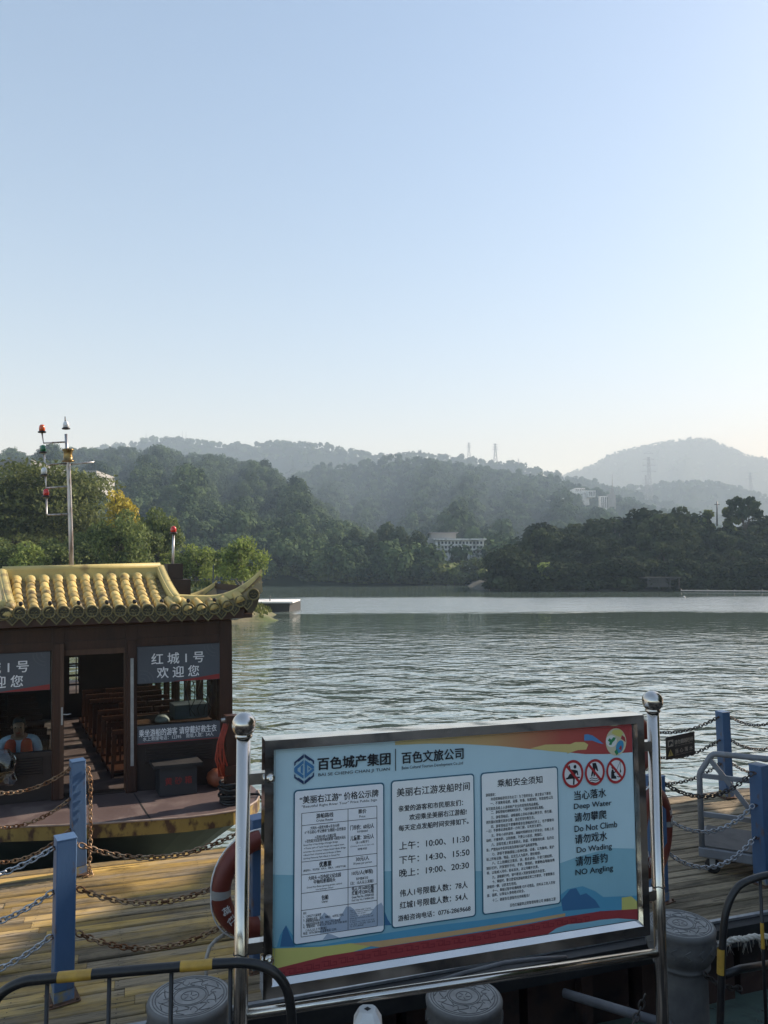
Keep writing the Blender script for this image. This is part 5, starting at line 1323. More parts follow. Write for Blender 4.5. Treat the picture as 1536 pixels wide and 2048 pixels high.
# ---- the person behind the left window
def skin_body(name, pts, edges, radii, mat, parent, sub=2):
    me = bpy.data.meshes.new(name); me.from_pydata([tuple(p) for p in pts], edges, [])
    o = bpy.data.objects.new(name, me); COL.objects.link(o)
    md = o.modifiers.new('s', 'SKIN'); md.use_smooth_shade = True
    for i, r_ in enumerate(radii):
        r2 = r_ if isinstance(r_, tuple) else (r_, r_); me.skin_vertices[0].data[i].radius = r2
    me.skin_vertices[0].data[0].use_root = True
    sb_ = o.modifiers.new('u', 'SUBSURF'); sb_.levels = sub; sb_.render_levels = sub
    dg = bpy.context.evaluated_depsgraph_get(); dg.update()
    m2 = bpy.data.meshes.new_from_object(o.evaluated_get(dg)); bpy.data.objects.remove(o); bpy.data.meshes.remove(me)
    m2.materials.clear(); m2.materials.append(mat)
    for p in m2.polygons: p.use_smooth = True
    return link(name, m2, parent)
M_skin = pm('skin', (.30, .17, .11), (.26, .145, .095), scale=6, rough=.55); M_shirt = pm('pale_blue_shirt', (.42, .52, .66), (.36, .45, .58), scale=8, rough=.8)
M_vest = pm('orange_life_vest', (.50, .07, .03), (.40, .055, .026), scale=8, rough=.75); M_hair = pm('black_hair', (.012, .011, .011), (.02, .018, .017), scale=30, rough=.6); M_trous = pm('dark_trousers', (.03, .032, .04), (.022, .024, .03), scale=8, rough=.8)
pa2, pc2 = b_on(40, 1428, 'b', .50)
hd = bw((pa2, .50, pc2))                     # crown of the head
person = thing('person', 'person in a pale blue shirt and orange life vest sitting behind the left boat window', 'person', hd + Vector((0, 0, -1.28)), world=False)
person.rotation_euler = (0, 0, rad(20))
# seated facing -Y; seat at .45, crown at 1.28
V_ = [(0, .10, .47), (0, .08, .66), (0, .05, .84), (0, .03, .98), (0, -.005, 1.03), (0, -.05, 1.08), (0, -.085, 1.15), (0, -.09, 1.215)]
E_ = [(i, i + 1) for i in range(7)]; R_ = [(.15, .12), (.15, .11), (.16, .11), (.11, .07), (.05, .05), (.062, .068), (.075, .09), (.055, .065)]
for s in (-1, 1):
    o = len(V_); V_ += [(.17 * s, .04, .96), (.22 * s, .02, .78), (.235 * s, -.06, .70), (.16 * s, -.22, .72), (.12 * s, -.29, .73)]; R_ += [.055, .045, .038, .030, .028]
    E_ += [(3, o), (o, o + 1), (o + 1, o + 2), (o + 2, o + 3), (o + 3, o + 4)]
    for f_ in range(5):
        k = len(V_); dx = (.028 - .014 * f_) * s
        if f_ == 0: V_ += [(.12 * s - .03 * s, -.295, .735), (.12 * s - .045 * s, -.325, .735)]; R_ += [.010, .008]
        else: V_ += [(.12 * s + dx, -.335, .735), (.12 * s + dx * 1.1, -.37 - .006 * (f_ % 3), .715)]; R_ += [.009, .007]
        E_ += [(o + 4, k), (k, k + 1)]
    h = len(V_); V_ += [(.10 * s, -.28, .50), (.11 * s, -.33, .10), (.11 * s, -.42, .03)]; R_ += [(.075, .075), (.05, .05), (.04, .035)]; E_ += [(0, h), (h, h + 1), (h + 1, h + 2)]
body = skin_body('body', V_, E_, R_, M_skin, person)
skin_body('shirt', [(0, .08, .56), (0, .07, .70), (0, .05, .86), (0, .03, .975)] + [q_ for s in (-1, 1) for q_ in ((.175 * s, .04, .96), (.222 * s, .02, .79))], [(0, 1), (1, 2), (2, 3), (3, 4), (4, 5), (3, 6), (6, 7)], [(.162, .125), (.165, .122), (.172, .12), (.115, .078), .066, .056, .066, .056], M_shirt, person)
for s in (-1, 1):
    skin_body('life_vest', [(.085 * s, -.05, .60), (.09 * s, -.06, .76), (.09 * s, -.07, .92), (.08 * s, -.03, 1.0)], [(0, 1), (1, 2), (2, 3)], [(.072, .06), (.076, .065), (.07, .06), (.06, .055)], M_vest, person)
skin_body('trousers', [(0, .10, .47), (.10, -.27, .50), (.11, -.33, .14), (-.10, -.27, .50), (-.11, -.33, .14)], [(0, 1), (1, 2), (0, 3), (3, 4)], [(.165, .13), .085, .06, .085, .06], M_trous, person)
skin_body('hair', [(0, -.03, 1.12), (0, -.045, 1.20), (0, -.10, 1.242)], [(0, 1), (1, 2)], [(.068, .07), (.083, .085), (.06, .05)], M_hair, person)
b = MB(); b.lathe([(.0, .012), (.011, .0), (.012, -.02), (.0, -.03)][::-1], (0, -.188, 1.125), 8)
for s in (-1, 1): b.lathe([(.0, -.018), (.014, 0), (.0, .022)], (.078 * s, -.075, 1.14), 8)
b.build('nose_and_ears', M_skin, person)
for s in (-1, 1):
    b = MB(); b.lathe([(.0, -.004), (.009, 0), (.0, .004)], (.03 * s, -.174, 1.15), 8, axis=(0, -1, 0)); b.build('eye', M_hair, person)
b = MB(); b.tube([(-.022, -.160, 1.088), (0, -.166, 1.085), (.022, -.160, 1.088)], .005, 6); b.build('mouth', M_red, person)
# =====================================================================================================
# THE SIGN
# =====================================================================================================
def steel(name, base=(.62, .60, .57), rough=.10, wav=.0, scale=5, stretch=(1, 1, 1)):
    m = bpy.data.materials.new(name); m.use_nodes = True
    n = m.node_tree.nodes; l = m.node_tree.links; b = n['Principled BSDF']
    b.inputs['Base Color'].default_value = c4(base); b.inputs['Metallic'].default_value = 1; b.inputs['Roughness'].default_value = rough
    tc = n.new('ShaderNodeTexCoord'); mp = n.new('ShaderNodeMapping'); mp.inputs['Scale'].default_value = stretch; l.new(tc.outputs['Object'], mp.inputs['Vector'])
    nz = n.new('ShaderNodeTexNoise'); nz.inputs['Scale'].default_value = scale; nz.inputs['Detail'].default_value = .6; l.new(mp.outputs['Vector'], nz.inputs['Vector'])
    n2 = n.new('ShaderNodeTexNoise'); n2.inputs['Scale'].default_value = 14; n2.inputs['Detail'].default_value = 6; l.new(tc.outputs['Object'], n2.inputs['Vector'])
    mr = n.new('ShaderNodeMapRange'); mr.inputs['From Min'].default_value = .4; mr.inputs['From Max'].default_value = .75; mr.inputs['To Min'].default_value = rough; mr.inputs['To Max'].default_value = rough + .12
    l.new(n2.outputs['Fac'], mr.inputs['Value']); l.new(mr.outputs['Result'], b.inputs['Roughness'])
    if wav:
        bp = n.new('ShaderNodeBump'); bp.inputs['Distance'].default_value = wav; l.new(nz.outputs['Fac'], bp.inputs['Height']); l.new(bp.outputs['Normal'], b.inputs['Normal'])
    return m
M_ss = steel('polished_steel', base=(.56, .53, .49), rough=.16, wav=.004, scale=2.5, stretch=(1, 1, .15))
M_ssw = steel('wavy_steel_sheet', rough=.06, wav=.013, scale=3.6)
dTL = 3.70
pTL = at(551, 1502, dTL)
# find the right end: same height, and the board's foot
def solve_right():
    best = None
    for d in np.linspace(4.0, 5.0, 2001):
        a = at(1264, 1450, d)
        e = abs(a.z - pTL.z)
        if best is None or e < best[0]: best = (e, a)
    return best[1]
pTR = solve_right()
SU = Vector((pTR.x - pTL.x, pTR.y - pTL.y, 0)); SW = SU.length; SU.normalize()
SV = Vector((0, 0, 1)); SN = Vector((SU.y, -SU.x, 0))       # SN faces the camera
def plane_at(px, py):
    v = Vector(ray(px, py)); o = Vector((0, 0, EZ)); t = (pTL - o).dot(SN) / v.dot(SN); return o + v * t
def uv(px, py): q = plane_at(px, py) - pTL; return q.dot(SU), q.z
SH = -(uv(551, 1957)[1] + uv(1274, 1838)[1]) / 2
def sp(u, v, k=0): return pTL + SU * u + SV * v + SN * k
sign = thing('sign_board', 'large blue information board in a polished steel frame on two steel posts', 'sign', sp(SW / 2, -SH - .7))
# panel
def cmat(name, col, rough=.35, c2=None, **kw): return pm(name, col, c2 or tuple(x * .93 for x in col[:3]), scale=3, rough=rough, **kw)
M_sky_b = cmat('print_pale_blue', (.52, .71, .79))
b = MB(); b.poly([sp(0, 0), sp(0, -SH), sp(SW, -SH), sp(SW, 0)], .02, nrm=SN); panel = b.build('panel', M_sky_b, sign)
LAY = [0]
def ppoly(m_, pts, k, px=True, mi=0):
    P = [uv(*p) if px else p for p in pts]
    P = [(min(max(u, .002), SW - .002), min(max(v, -SH + .002), -.002)) for u, v in P]
    m_.poly([sp(u, v, k) for u, v in P], mi=mi)
# printed picture
M_teal1 = cmat('print_blue_hill', (.27, .50, .60)); M_teal2 = cmat('print_deep_blue', (.11, .35, .52)); M_teal3 = cmat('print_dark_hill', (.06, .17, .33))
M_pyel = cmat('print_yellow', (.62, .58, .18)); M_pora = cmat('print_orange', (.62, .40, .20)); M_pred = cmat('print_red', (.36, .055, .06)); M_pred2 = cmat('print_red_pattern', (.24, .03, .04))
b = MB(); ppoly(b, [(545, 1750), (600, 1750), (780, 1742), (960, 1742), (1060, 1735), (1121, 1726), (1160, 1712), (1190, 1704), (1227, 1696), (1269, 1697), (1290, 1700), (1290, 1900), (545, 1960)], .0008); b.build('printed_hills', M_teal1, sign)
b = MB(); ppoly(b, [(545, 1895), (640, 1890), (760, 1868), (860, 1852), (960, 1840), (1060, 1826), (1120, 1812), (1180, 1795), (1280, 1790), (1290, 1870), (545, 1960)], .0016)
ppoly(b, [(560, 1870), (572, 1850), (585, 1870), (620, 1885), (600, 1893), (553, 1895)], .0017); ppoly(b, [(1120, 1790), (1135, 1778), (1165, 1772), (1190, 1782), (1215, 1800), (1200, 1835), (1125, 1830)], .0017); b.build('printed_deep_band', M_teal2, sign)
b = MB(); ppoly(b, [(560, 1893), (566, 1860), (572, 1850), (583, 1878), (590, 1893)], .0022); b.build('printed_peak', M_teal3, sign); b = MB(); ppoly(b, [(1122, 1800), (1140, 1778), (1152, 1776), (1160, 1790), (1172, 1786), (1190, 1800), (1200, 1815), (1125, 1822)], .0022); b.build('printed_peak', M_teal3, sign); b = MB(); ppoly(b, [(768, 1820), (775, 1838), (783, 1850), (768, 1850)], .0022); b.build('printed_peak', M_teal3, sign)
b = MB(); ppoly(b, [(545, 1897), (640, 1893), (700, 1886), (760, 1886), (700, 1905), (545, 1940)], .0024); b.build('printed_yellow_strip', M_pyel, sign)
b = MB(); ppoly(b, [(1243, 1795), (1262, 1792), (1290, 1800), (1290, 1825), (1243, 1822)], .0024); b.build('printed_yellow_strip', M_pyel, sign)
b = MB(); ppoly(b, [(700, 1887), (760, 1881), (860, 1868), (960, 1853), (1060, 1838), (1130, 1826), (1130, 1832), (1060, 1845), (960, 1862), (760, 1894)], .0028); b.build('printed_orange_line', M_pora, sign)
b = MB(); ppoly(b, [(545, 1938), (650, 1912), (768, 1893), (860, 1879), (960, 1864), (1060, 1847), (1125, 1834), (1200, 1822), (1290, 1815), (1290, 1890), (545, 1990)], .0032); b.build('printed_red_band', M_pred, sign)
b = MB()          # meander on the red band
def v_of_band(u):
    x0 = 0; tops = [uv(545, 1938), uv(768, 1893), uv(960, 1864), uv(1125, 1834), uv(1290, 1815)]
    return np.interp(u, [t[0] for t in tops], [t[1] for t in tops])
for k in range(46):
    u0 = .02 + k * .042
    if u0 > SW - .3: break
    vt = v_of_band(u0) - .012; vb = -SH
    if vt - vb < .012: continue
    cell = .032; rows2 = int((vt - vb) / cell)
    for j in range(max(1, rows2)):
        a0 = vt - j * cell
        if (k + j) % 2: segs = [((0, 0), (.034, 0)), ((.034, 0), (.034, -.022)), ((.034, -.022), (.012, -.022)), ((.012, -.022), (.012, -.010))]
        else: segs = [((0, 0), (0, -.024)), ((0, -.024), (.03, -.024)), ((.03, -.024), (.03, -.010)), ((.03, -.010), (.012, -.010))]
        for (x0, y0), (x1, y1) in segs:
            w_ = .0022
            xa, xb = min(x0, x1) - w_, max(x0, x1) + w_; ya, yb = min(y0, y1) - w_, max(y0, y1) + w_
            if a0 + ya < -SH + .004: continue
            b.poly([sp(u0 + xa, a0 + ya, .0037), sp(u0 + xb, a0 + ya, .0037), sp(u0 + xb, a0 + yb, .0037), sp(u0 + xa, a0 + yb, .0037)])
b.build('printed_meander', M_pred2, sign)
b = MB(); ppoly(b, [(1095, 1868), (1112, 1856), (1135, 1848), (1165, 1845), (1200, 1839), (1235, 1836), (1262, 1838), (1290, 1845), (1290, 1880), (1090, 1880)], .0042); b.build('printed_river_mound', M_teal1, sign)
b = MB()
for k in range(0):
    ppoly(b, [(1122 + k * 9, 1858), (1140 + k * 16, 1836 - k * 2), (1148 + k * 22, 1822 - k * 2), (1150 + k * 22, 1823 - k * 2), (1143 + k * 16, 1838 - k * 2), (1125 + k * 9, 1859)], .0047)
# top swoosh yellow to red
m = bpy.data.materials.new('print_sunrise'); m.use_nodes = True; n = m.node_tree.nodes; l = m.node_tree.links
tc = n.new('ShaderNodeTexCoord'); dp = n.new('ShaderNodeVectorMath'); dp.operation = 'DOT_PRODUCT'; l.new(tc.outputs['Object'], dp.inputs[0])
vl = sp(SW, 0) - sign.location; v0 = sp(uv(850, 1480)[0], 0) - sp(0, 0)
dp.inputs[1].default_value = tuple(SU)
mr = n.new('ShaderNodeMapRange'); o0 = pTL.dot(SU); mr.inputs['From Min'].default_value = o0 + uv(830, 1480)[0]; mr.inputs['From Max'].default_value = o0 + uv(1240, 1460)[0]; l.new(dp.outputs['Value'], mr.inputs['Value'])
cr = n.new('ShaderNodeValToRGB'); e = cr.color_ramp.elements; e[0].color = (.56, .46, .22, 1); e[1].color = (.38, .055, .06, 1); q = e.new(.35); q.color = (.56, .36, .17, 1); q = e.new(.7); q.color = (.44, .10, .08, 1)
l.new(mr.outputs['Result'], cr.inputs['Fac']); l.new(cr.outputs['Color'], n['Principled BSDF'].inputs['Base Color']); n['Principled BSDF'].inputs['Roughness'].default_value = .35
b = MB(); ppoly(b, [(790, 1490), (860, 1487), (930, 1488), (1000, 1492), (1060, 1498), (1120, 1503), (1170, 1508), (1215, 1508), (1268, 1504), (1268, 1440), (1000, 1440), (790, 1470)], .0012); b.build('printed_swoosh', m, sign)
b = MB(); ppoly(b, [(1060, 1497), (1090, 1489), (1130, 1488), (1176, 1490), (1136, 1505), (1100, 1502)], .0018); ppoly(b, [(1133, 1491), (1150, 1484), (1168, 1484), (1176, 1489), (1172, 1499), (1155, 1500), (1134, 1507)], .0024); b.build('printed_gold_ribbon', cmat('print_gold', (.66, .54, .22)), sign)
b = MB(); ppoly(b, [(1168, 1469), (1175, 1468), (1185, 1471), (1195, 1478), (1207, 1488), (1197, 1486), (1184, 1481), (1168, 1481)], .0024); b.build('printed_blue_ribbon', cmat('print_ribbon_blue', (.10, .28, .55)), sign)
# embroidered ball emblem
def ell(cx_, cy_, rx_, ry_, a0=0, a1=2 * PI, n_=24, rot=0):
    o = []
    for k in range(n_ + (0 if abs(a1 - a0 - 2 * PI) < 1e-6 else 1)):
        th = a0 + (a1 - a0) * k / n_; x, y = rx_ * math.cos(th), ry_ * math.sin(th)
        o.append((cx_ + x * math.cos(rot) - y * math.sin(rot), cy_ + x * math.sin(rot) + y * math.cos(rot)))
    return o
b = MB(); ppoly(b, ell(1231.5, 1483.5, 20.5, 27.5), .0024); b.build('emblem_ball', cmat('emblem_cream', (.62, .58, .40)), sign)
b = MB(); ppoly(b, [(1226, 1460), (1240, 1459), (1246, 1466), (1240, 1474), (1232, 1471), (1222, 1466)], .003); b.build('emblem_yellow', M_pyel, sign)
b = MB(); ppoly(b, ell(1222, 1482, 11, 12), .003); b.build('emblem_white', cmat('emblem_white', (.75, .76, .74)), sign)
b = MB(); ppoly(b, ell(1239, 1493, 7.5, 13, rot=.25), .003); b.build('emblem_blue', cmat('emblem_blue', (.06, .28, .50)), sign)
b = MB(); ppoly(b, [(1243, 1470), (1249, 1474), (1251, 1484), (1248, 1482), (1241, 1477)], .003); ppoly(b, [(1237, 1497), (1241, 1490), (1243, 1494), (1242, 1501)], .0036); b.build('emblem_red', M_pred, sign)
b = MB(); ppoly(b, [(1215, 1481), (1218, 1476), (1222, 1479), (1226, 1474), (1231, 1475), (1229, 1480), (1224, 1485), (1222, 1490), (1217, 1489), (1219, 1484)], .0036); ppoly(b, [(1228, 1503), (1233, 1497), (1236, 1507), (1232, 1510)], .0036); b.build('emblem_green', cmat('emblem_green', (.04, .24, .10)), sign)
M_ink = pm('print_ink', (.012, .014, .02), (.016, .018, .024), scale=4, rough=.4); M_pwhite = cmat('print_white', (.74, .76, .78))
M_navy = cmat('logo_navy', (.02, .045, .12)); M_lblue = cmat('logo_blue', (.06, .20, .40)); M_line = cmat('print_frame_line', (.03, .13, .20))
# writing
def T(m_, body, xl, yl, xr, h, k, bold=.012, res=2):
    u0, v0 = uv(xl, yl); u1 = uv(xr, yl - (xr - xl) * .1)[0]; hh = uv(xl, yl - h)[1] - v0
    put_text(m_, body, sp(u0, v0, k), SU, SV, u1 - u0, hh, bold, res=res)
def rrect(m_, tl, tr, bl, br, r, k, grow=0, mi=0):
    (a0, a1), (b0, b1), (c0, c1), (d0, d1) = uv(*tl), uv(*tr), uv(*bl), uv(*br)
    u0, u1 = (a0 + c0) / 2 - grow, (b0 + d0) / 2 + grow; v1 = (a1 + b1) / 2 + grow; v0 = (c1 + d1) / 2 - grow
    pts = []
    for cx_, cy_, s in ((u1 - r, v1 - r, 0), (u0 + r, v1 - r, 1), (u0 + r, v0 + r, 2), (u1 - r, v0 + r, 3)):
        for j in range(6): th = PI / 2 * (s + j / 5); pts.append((cx_ + r * math.cos(th), cy_ + r * math.sin(th)))
    m_.poly([sp(u, v, k) for u, v in pts], mi=mi); return u0, u1, v0, v1
quads = [((585.6, 1580), (769, 1564), (586.5, 1891), (768, 1863)), ((780, 1560), (948, 1547), (783.5, 1857), (951, 1832)), ((959.4, 1545), (1115, 1532), (964.6, 1829.5), (1120.5, 1807))]
for tone, qd in zip(((.90, .91, .95), (.90, .92, .92), (.90, .92, .92)), quads):
    b = MB(); rrect(b, *qd, .018, .0050); b.build('notice_border', M_line, sign)
    b = MB(); rrect(b, *qd, .014, .0058, grow=-.0065); b.build('notice_sheet', cmat('notice_paper', tone), sign)
K = .0066
# faint hills printed on the price sheet
b = MB()
for pts in ([(640, 1834), (648, 1824), (656, 1830), (662, 1836), (676, 1838), (684, 1826), (692, 1812), (700, 1812), (708, 1818), (716, 1832), (740, 1826), (752, 1810), (762, 1804), (766, 1812), (766, 1850), (640, 1866)], [(645, 1878), (654, 1866), (664, 1868), (678, 1874)]):
    ppoly(b, pts, .0062)
b.build('printed_faint_hills', cmat('print_faint', (.40, .47, .58)), sign)
b = MB()
T(b, '百色城产集团', 635, 1540, 780, 24.5, K, .03, 3); T(b, 'BAI SE CHENG CHAN JI TUAN', 636, 1554, 779, 8, K, .004, 3)
T(b, '百色文旅公司', 803, 1527, 926, 23, K, .022, 3); T(b, 'Baise Cultural Tourism Development Co.,Ltd', 803, 1540, 925, 7.8, K, .005)
u0, v0 = uv(790.5, 1541); u1, v1 = uv(790.5, 1497); b.poly([sp(u0 - .002, v0, K), sp(u0 + .002, v0, K), sp(u0 + .002, v1, K), sp(u0 - .002, v1, K)])
b.build('heading_lettering', M_ink, sign)
# company logo: hexagon of chevrons
lu0, lv1 = uv(588, 1512); lu1, lv0 = uv(627.5, 1561); lw, lh = lu1 - lu0, lv1 - lv0 + .02
def lg(m_, pts): m_.poly([sp(lu0 + lw * (x * .5 + .5), (lv0 + lv1) / 2 - .003 + lh * .5 * y, K) for x, y in pts])
for sx in (-1, 1):
    for sy in (-1, 1):
        b = MB()
        o = [(.04, 1.0), (1.0, .52), (1.0, .26), (.86, .34), (.86, .44), (.62, .56), (.56, .52), (.04, .78)]
        lg(b, [(sx * x, sy * y) for x, y in (o if sx * sy > 0 else o[::-1])])
        b.build('logo_chevron', M_navy, sign)
b = MB()
lg(b, [(-.06, .62), (-1.0, .14), (-1.0, -.14), (-.06, -.62), (-.06, -.40), (-.66, -.08), (-.66, .08), (-.06, .40)][::-1])
lg(b, [(.06, .62), (1.0, .14), (1.0, -.0), (.80, -.0), (.30, .27), (.30, -.27), (.80, -.02), (1.0, -.02), (1.0, -.14), (.06, -.62)])
lg(b, [(-.34, .20), (-.34, -.20), (-.12, -.30), (-.12, .30)]); lg(b, [(.44, .12), (.44, -.12), (.62, 0)])
b.build('logo_inner', M_lblue, sign)
# price notice
b = MB(); TB = .0008
tl = uv(602.4, 1625.9); tr = uv(753, 1611.3); bl = uv(602.2, 1873.3); br_ = uv(753.6, 1850.4)
tu0, tu1 = (tl[0] + bl[0]) / 2, (tr[0] + br_[0]) / 2; tv1 = (tl[1] + tr[1]) / 2; tv0 = (bl[1] + br_[1]) / 2; tud = uv(695.4, 1740)[0]
def hl(v): b.poly([sp(tu0, v - .0013, K), sp(tu1, v - .0013, K), sp(tu1, v + .0013, K), sp(tu0, v + .0013, K)])
def vl_(u): b.poly([sp(u - .0013, tv0, K + .0003), sp(u + .0013, tv0, K + .0003), sp(u + .0013, tv1, K + .0003), sp(u - .0013, tv1, K + .0003)])
for v in (tv1, tv0): hl(v)
for u in (tu0, tu1, tud): vl_(u)
for y in (1650.5, 1723.3, 1749, 1786, 1820): hl(uv(602.3, y)[1])
b.build('price_table_rules', M_ink, sign)
price = [('“美丽右江游” 价格公示牌', 599, 1607.6, 756, 15.5, .02), ('"Beautiful Right River Tour" Price Public Sign', 603, 1616.8, 753, 6.5, .006),
 ('游船路线', 632, 1636, 666, 9.5, .02), ('Cruise Route', 632, 1643, 665, 5, .01), ('大码头→迎龙大桥→东合大桥', 620, 1659, 678, 7, .012), ('→“不忘初心 牢记使命”主题园→百色饭店', 608, 1668, 691, 7, .012), ('→百林大桥→沙滩公园', 629, 1677, 671, 7, .012),
 ('→百色起义纪念馆中轴线景观→返回大码头', 609, 1685.5, 691, 7, .012), ('Grand Pier→Yulu Bridge→Hongjin Bridge', 606, 1692.5, 675, 4.3, .01), ('→Theme park of "never forget the original heart,', 607, 1699, 688, 4.3, .01), ('remember the mission"→Baise Hotel→Bailin Bridge', 606, 1706, 691, 4.3, .01),
 ('→Beach Park→Central axis landscape of Baise', 606, 1712.5, 681, 4.3, .01), ('Uprising Memorial Park→Back to Grand Pier', 606, 1719, 679, 4.3, .01),
 ('票价', 716, 1627, 732, 9, .02), ('Price', 718, 1634.6, 730, 4.5, .01), ('门市价：60元/人', 700, 1660, 747, 10, .02), ('RMB¥60', 714, 1664.5, 735, 4, .01), ('儿童票：20元/人', 700, 1681, 747, 10, .02), ('（8-16周岁）', 711, 1687, 737, 5.5, .01), ('(Children from 8-16 years old)', 700, 1694.6, 747, 3.5, .0), ('RMB ¥20', 715, 1699.8, 733, 4.5, .01),
 ('优惠票', 638, 1733.6, 662, 11, .03), ('(现役军人、学生凭证、老年人、残疾人、1.4米以下儿童)', 606, 1743.6, 691, 5, .01), ('30元/人', 711, 1722, 737.5, 9, .02), ('30 yuan per person', 706, 1730, 743, 5.5, .01),
 ('大码头→百色起义纪念园', 616, 1760, 681, 8.5, .02), ('中轴线景观码头', 627, 1767.3, 670, 8.5, .02), ('Grand Pier-Baise uprising garden central', 613, 1777, 683, 4.5, .005), ('axis landscape Wharf', 631, 1780.5, 666, 4.2, .005),
 ('10元/人(单程)', 703, 1751.5, 745, 10, .02), ('RMB¥10', 712, 1759.5, 735, 5.5, .01), ('（注：10人以上发船）', 700, 1769.5, 746, 7, .012), ('包船', 642.6, 1799, 656, 9.5, .025), ('Charter', 643, 1804.8, 655, 4.8, .01),
 ('伟人1号1600元/航', 703, 1781.6, 747, 9, .02), ('红城1号1200元/航', 703, 1790, 747, 9, .02), ('Great Man No.1 RMB¥1600', 703, 1796, 747, 5, .01), ('Red City No.1 RMB¥1200', 703, 1803, 747, 5, .01),
 ('备注：', 606, 1828, 613, 5, .01), ('1、1.2米以下儿童免票', 606, 1835, 641.6, 5.4, .012), ('2、优惠票含学生、军人、残疾人、60岁以上老人', 606, 1841.7, 686.7, 5.4, .012), ('凭有效证件购买', 611, 1845.4, 640, 5.2, .012), ('3、乘船时请穿好救生衣，听从工作人员安排', 606, 1851.8, 680, 5.4, .012),
 ('4、发船时间：10:00 11:30 14:30 15:50 19:00 20:30', 606, 1856.3, 693, 5.4, .012), ('（10人以上可发船）', 611, 1862.5, 653, 5.2, .012), ('电话：0776-2869668 监督电话 12395', 606, 1869, 672, 5.6, .012)]
b = MB()
for (s, xl, yl, xr, h, bo) in price: T(b, s, xl, yl, xr, h, K, bo)
for i, (s, xr) in enumerate((('Note: 1. Children under 1.2 m free', 741), ('2. Discount tickets for students, soldiers', 747), ('and the disabled, with valid papers', 731), ('3. Please wear your life jacket and', 743), ('follow the instructions of the staff', 746), ('on board', 712), ('4. Departures: 10:00 11:30 14:30', 748), ('15:50 19:00 20:30', 749), ('Tel: 0776-2869668', 726))):
    T(b, s, 699, 1822 + i * 4.0, xr, 3.4, K, .0)
b.build('price_lettering', M_ink, sign)
# timetable notice
b = MB()
for (s, xl, yl, xr, h, bo) in [('美丽右江游发船时间', 792.8, 1593.3, 938.4, 17, .016), ('亲爱的游客和市民朋友们：', 796.5, 1623, 925, 12, .022), ('欢迎乘坐美丽右江游船!', 818, 1640, 932, 12, .022), ('每天定点发船时间安排如下。', 796.7, 1662, 936, 12, .022),
    ('上午：10:00、11:30', 797.8, 1699.5, 937.7, 16, .014), ('下午：14:30、15:50', 798, 1727.5, 938, 16, .014), ('晚上：19:00、20:30', 798, 1754, 937, 16, .014), ('伟人1号限载人数：78人', 799, 1793, 934.5, 14, .02), ('红城1号限载人数：54人', 799, 1817, 934.5, 14, .02), ('游船咨询电话：0776-2869668', 795.4, 1842, 940, 12, .02)]:
    T(b, s, xl, yl, xr, h, K, bo, 3)
b.build('timetable_lettering', M_ink, sign)
# safety notice
b = MB()
T(b, '乘船安全须知', 994, 1574, 1083.6, 15.5, K, .018, 3)
safe = [('游客朋友：', 970.5, 1593, 990), ('欢迎您乘船游览百色右江！为了您的安全，请注意以下事项:', 980.5, 1601, 1101), ('一、不准携带易燃、易爆、有毒、有腐蚀性、有放射性以及', 980, 1609.7, 1105), ('有可能危及船上人身和财产安全的其他危险品乘船。', 971, 1620.8, 1076.6), ('二、游客登船时请照顾好扶手，下船时有序排队离船。', 981, 1627.8, 1086.5),
 ('三、游客登船后，请根据船上的标示确认救生衣、救生圈、', 981, 1637.8, 1103.5), ('消防器材放置的具体位置，请自觉穿好救生衣。', 971, 1647.7, 1068), ('四、游客登船后不要攀爬或坐在游船的栏杆上，也不要聚向', 981, 1656, 1106.5), ('一边；不要靠近游船靠岸一方的门窗，以免发生意外。', 971, 1665.3, 1083), ('五、带有小孩的游客，乘船时照顾好孩子的安全；在船上走', 981.6, 1674, 1106.5),
 ('动时，不要奔跑，以防跌倒，不要让小孩穿、爬围栏。', 971.7, 1684, 1083.6), ('六、游客在船上要注意防火，防盗，不要随地吐痰、乱扔垃', 982, 1692, 1106.5), ('圾，严禁向水中丢弃垃圾及其他污染产品和废弃物。', 971.7, 1702.9, 1074), ('七、游客不要触摸船上各种仪器、设备，以免触电，爱护', 983, 1711, 1107), ('船上所有设施、物品，如发生人为损坏，照价赔偿。', 972, 1721.6, 1080),
 ('八、江上拍摄应注意风、浪，船会波动，不要只顾拍照，', 983, 1729, 1104), ('抓好栏杆，并保管好手机、手表、照相机，贵重物品等随身携', 972, 1739.8, 1108), ('带，以免掉入河中，若有丢失，本公司概不负责。', 972.6, 1749, 1076), ('九、游船航行时，请不要进入驾驶室和船员休息室。', 983.4, 1757, 1089.5), ('十、乘船时，要注意保持游船的规定和工作要求，不要聚集在', 983.5, 1766, 1108),
 ('游船的一侧，以防发生危险。', 973, 1776.7, 1032.6), ('十一、乘船过程中如遇险情 切不可慌乱，应听从工作人员安', 984, 1784, 1109), ('排、指挥，以保证人身的绝对安全。', 973, 1794, 1048), ('十二、谢谢各位游客的支持和配合！', 984, 1803, 1058), ('百色红城建筑运营管理有限公司 美丽右江游', 1018.6, 1813, 1110)]
for (s, xl, yl, xr) in safe: T(b, s, xl, yl, xr, 6.6, K, .012)
b.build('safety_lettering', M_ink, sign)
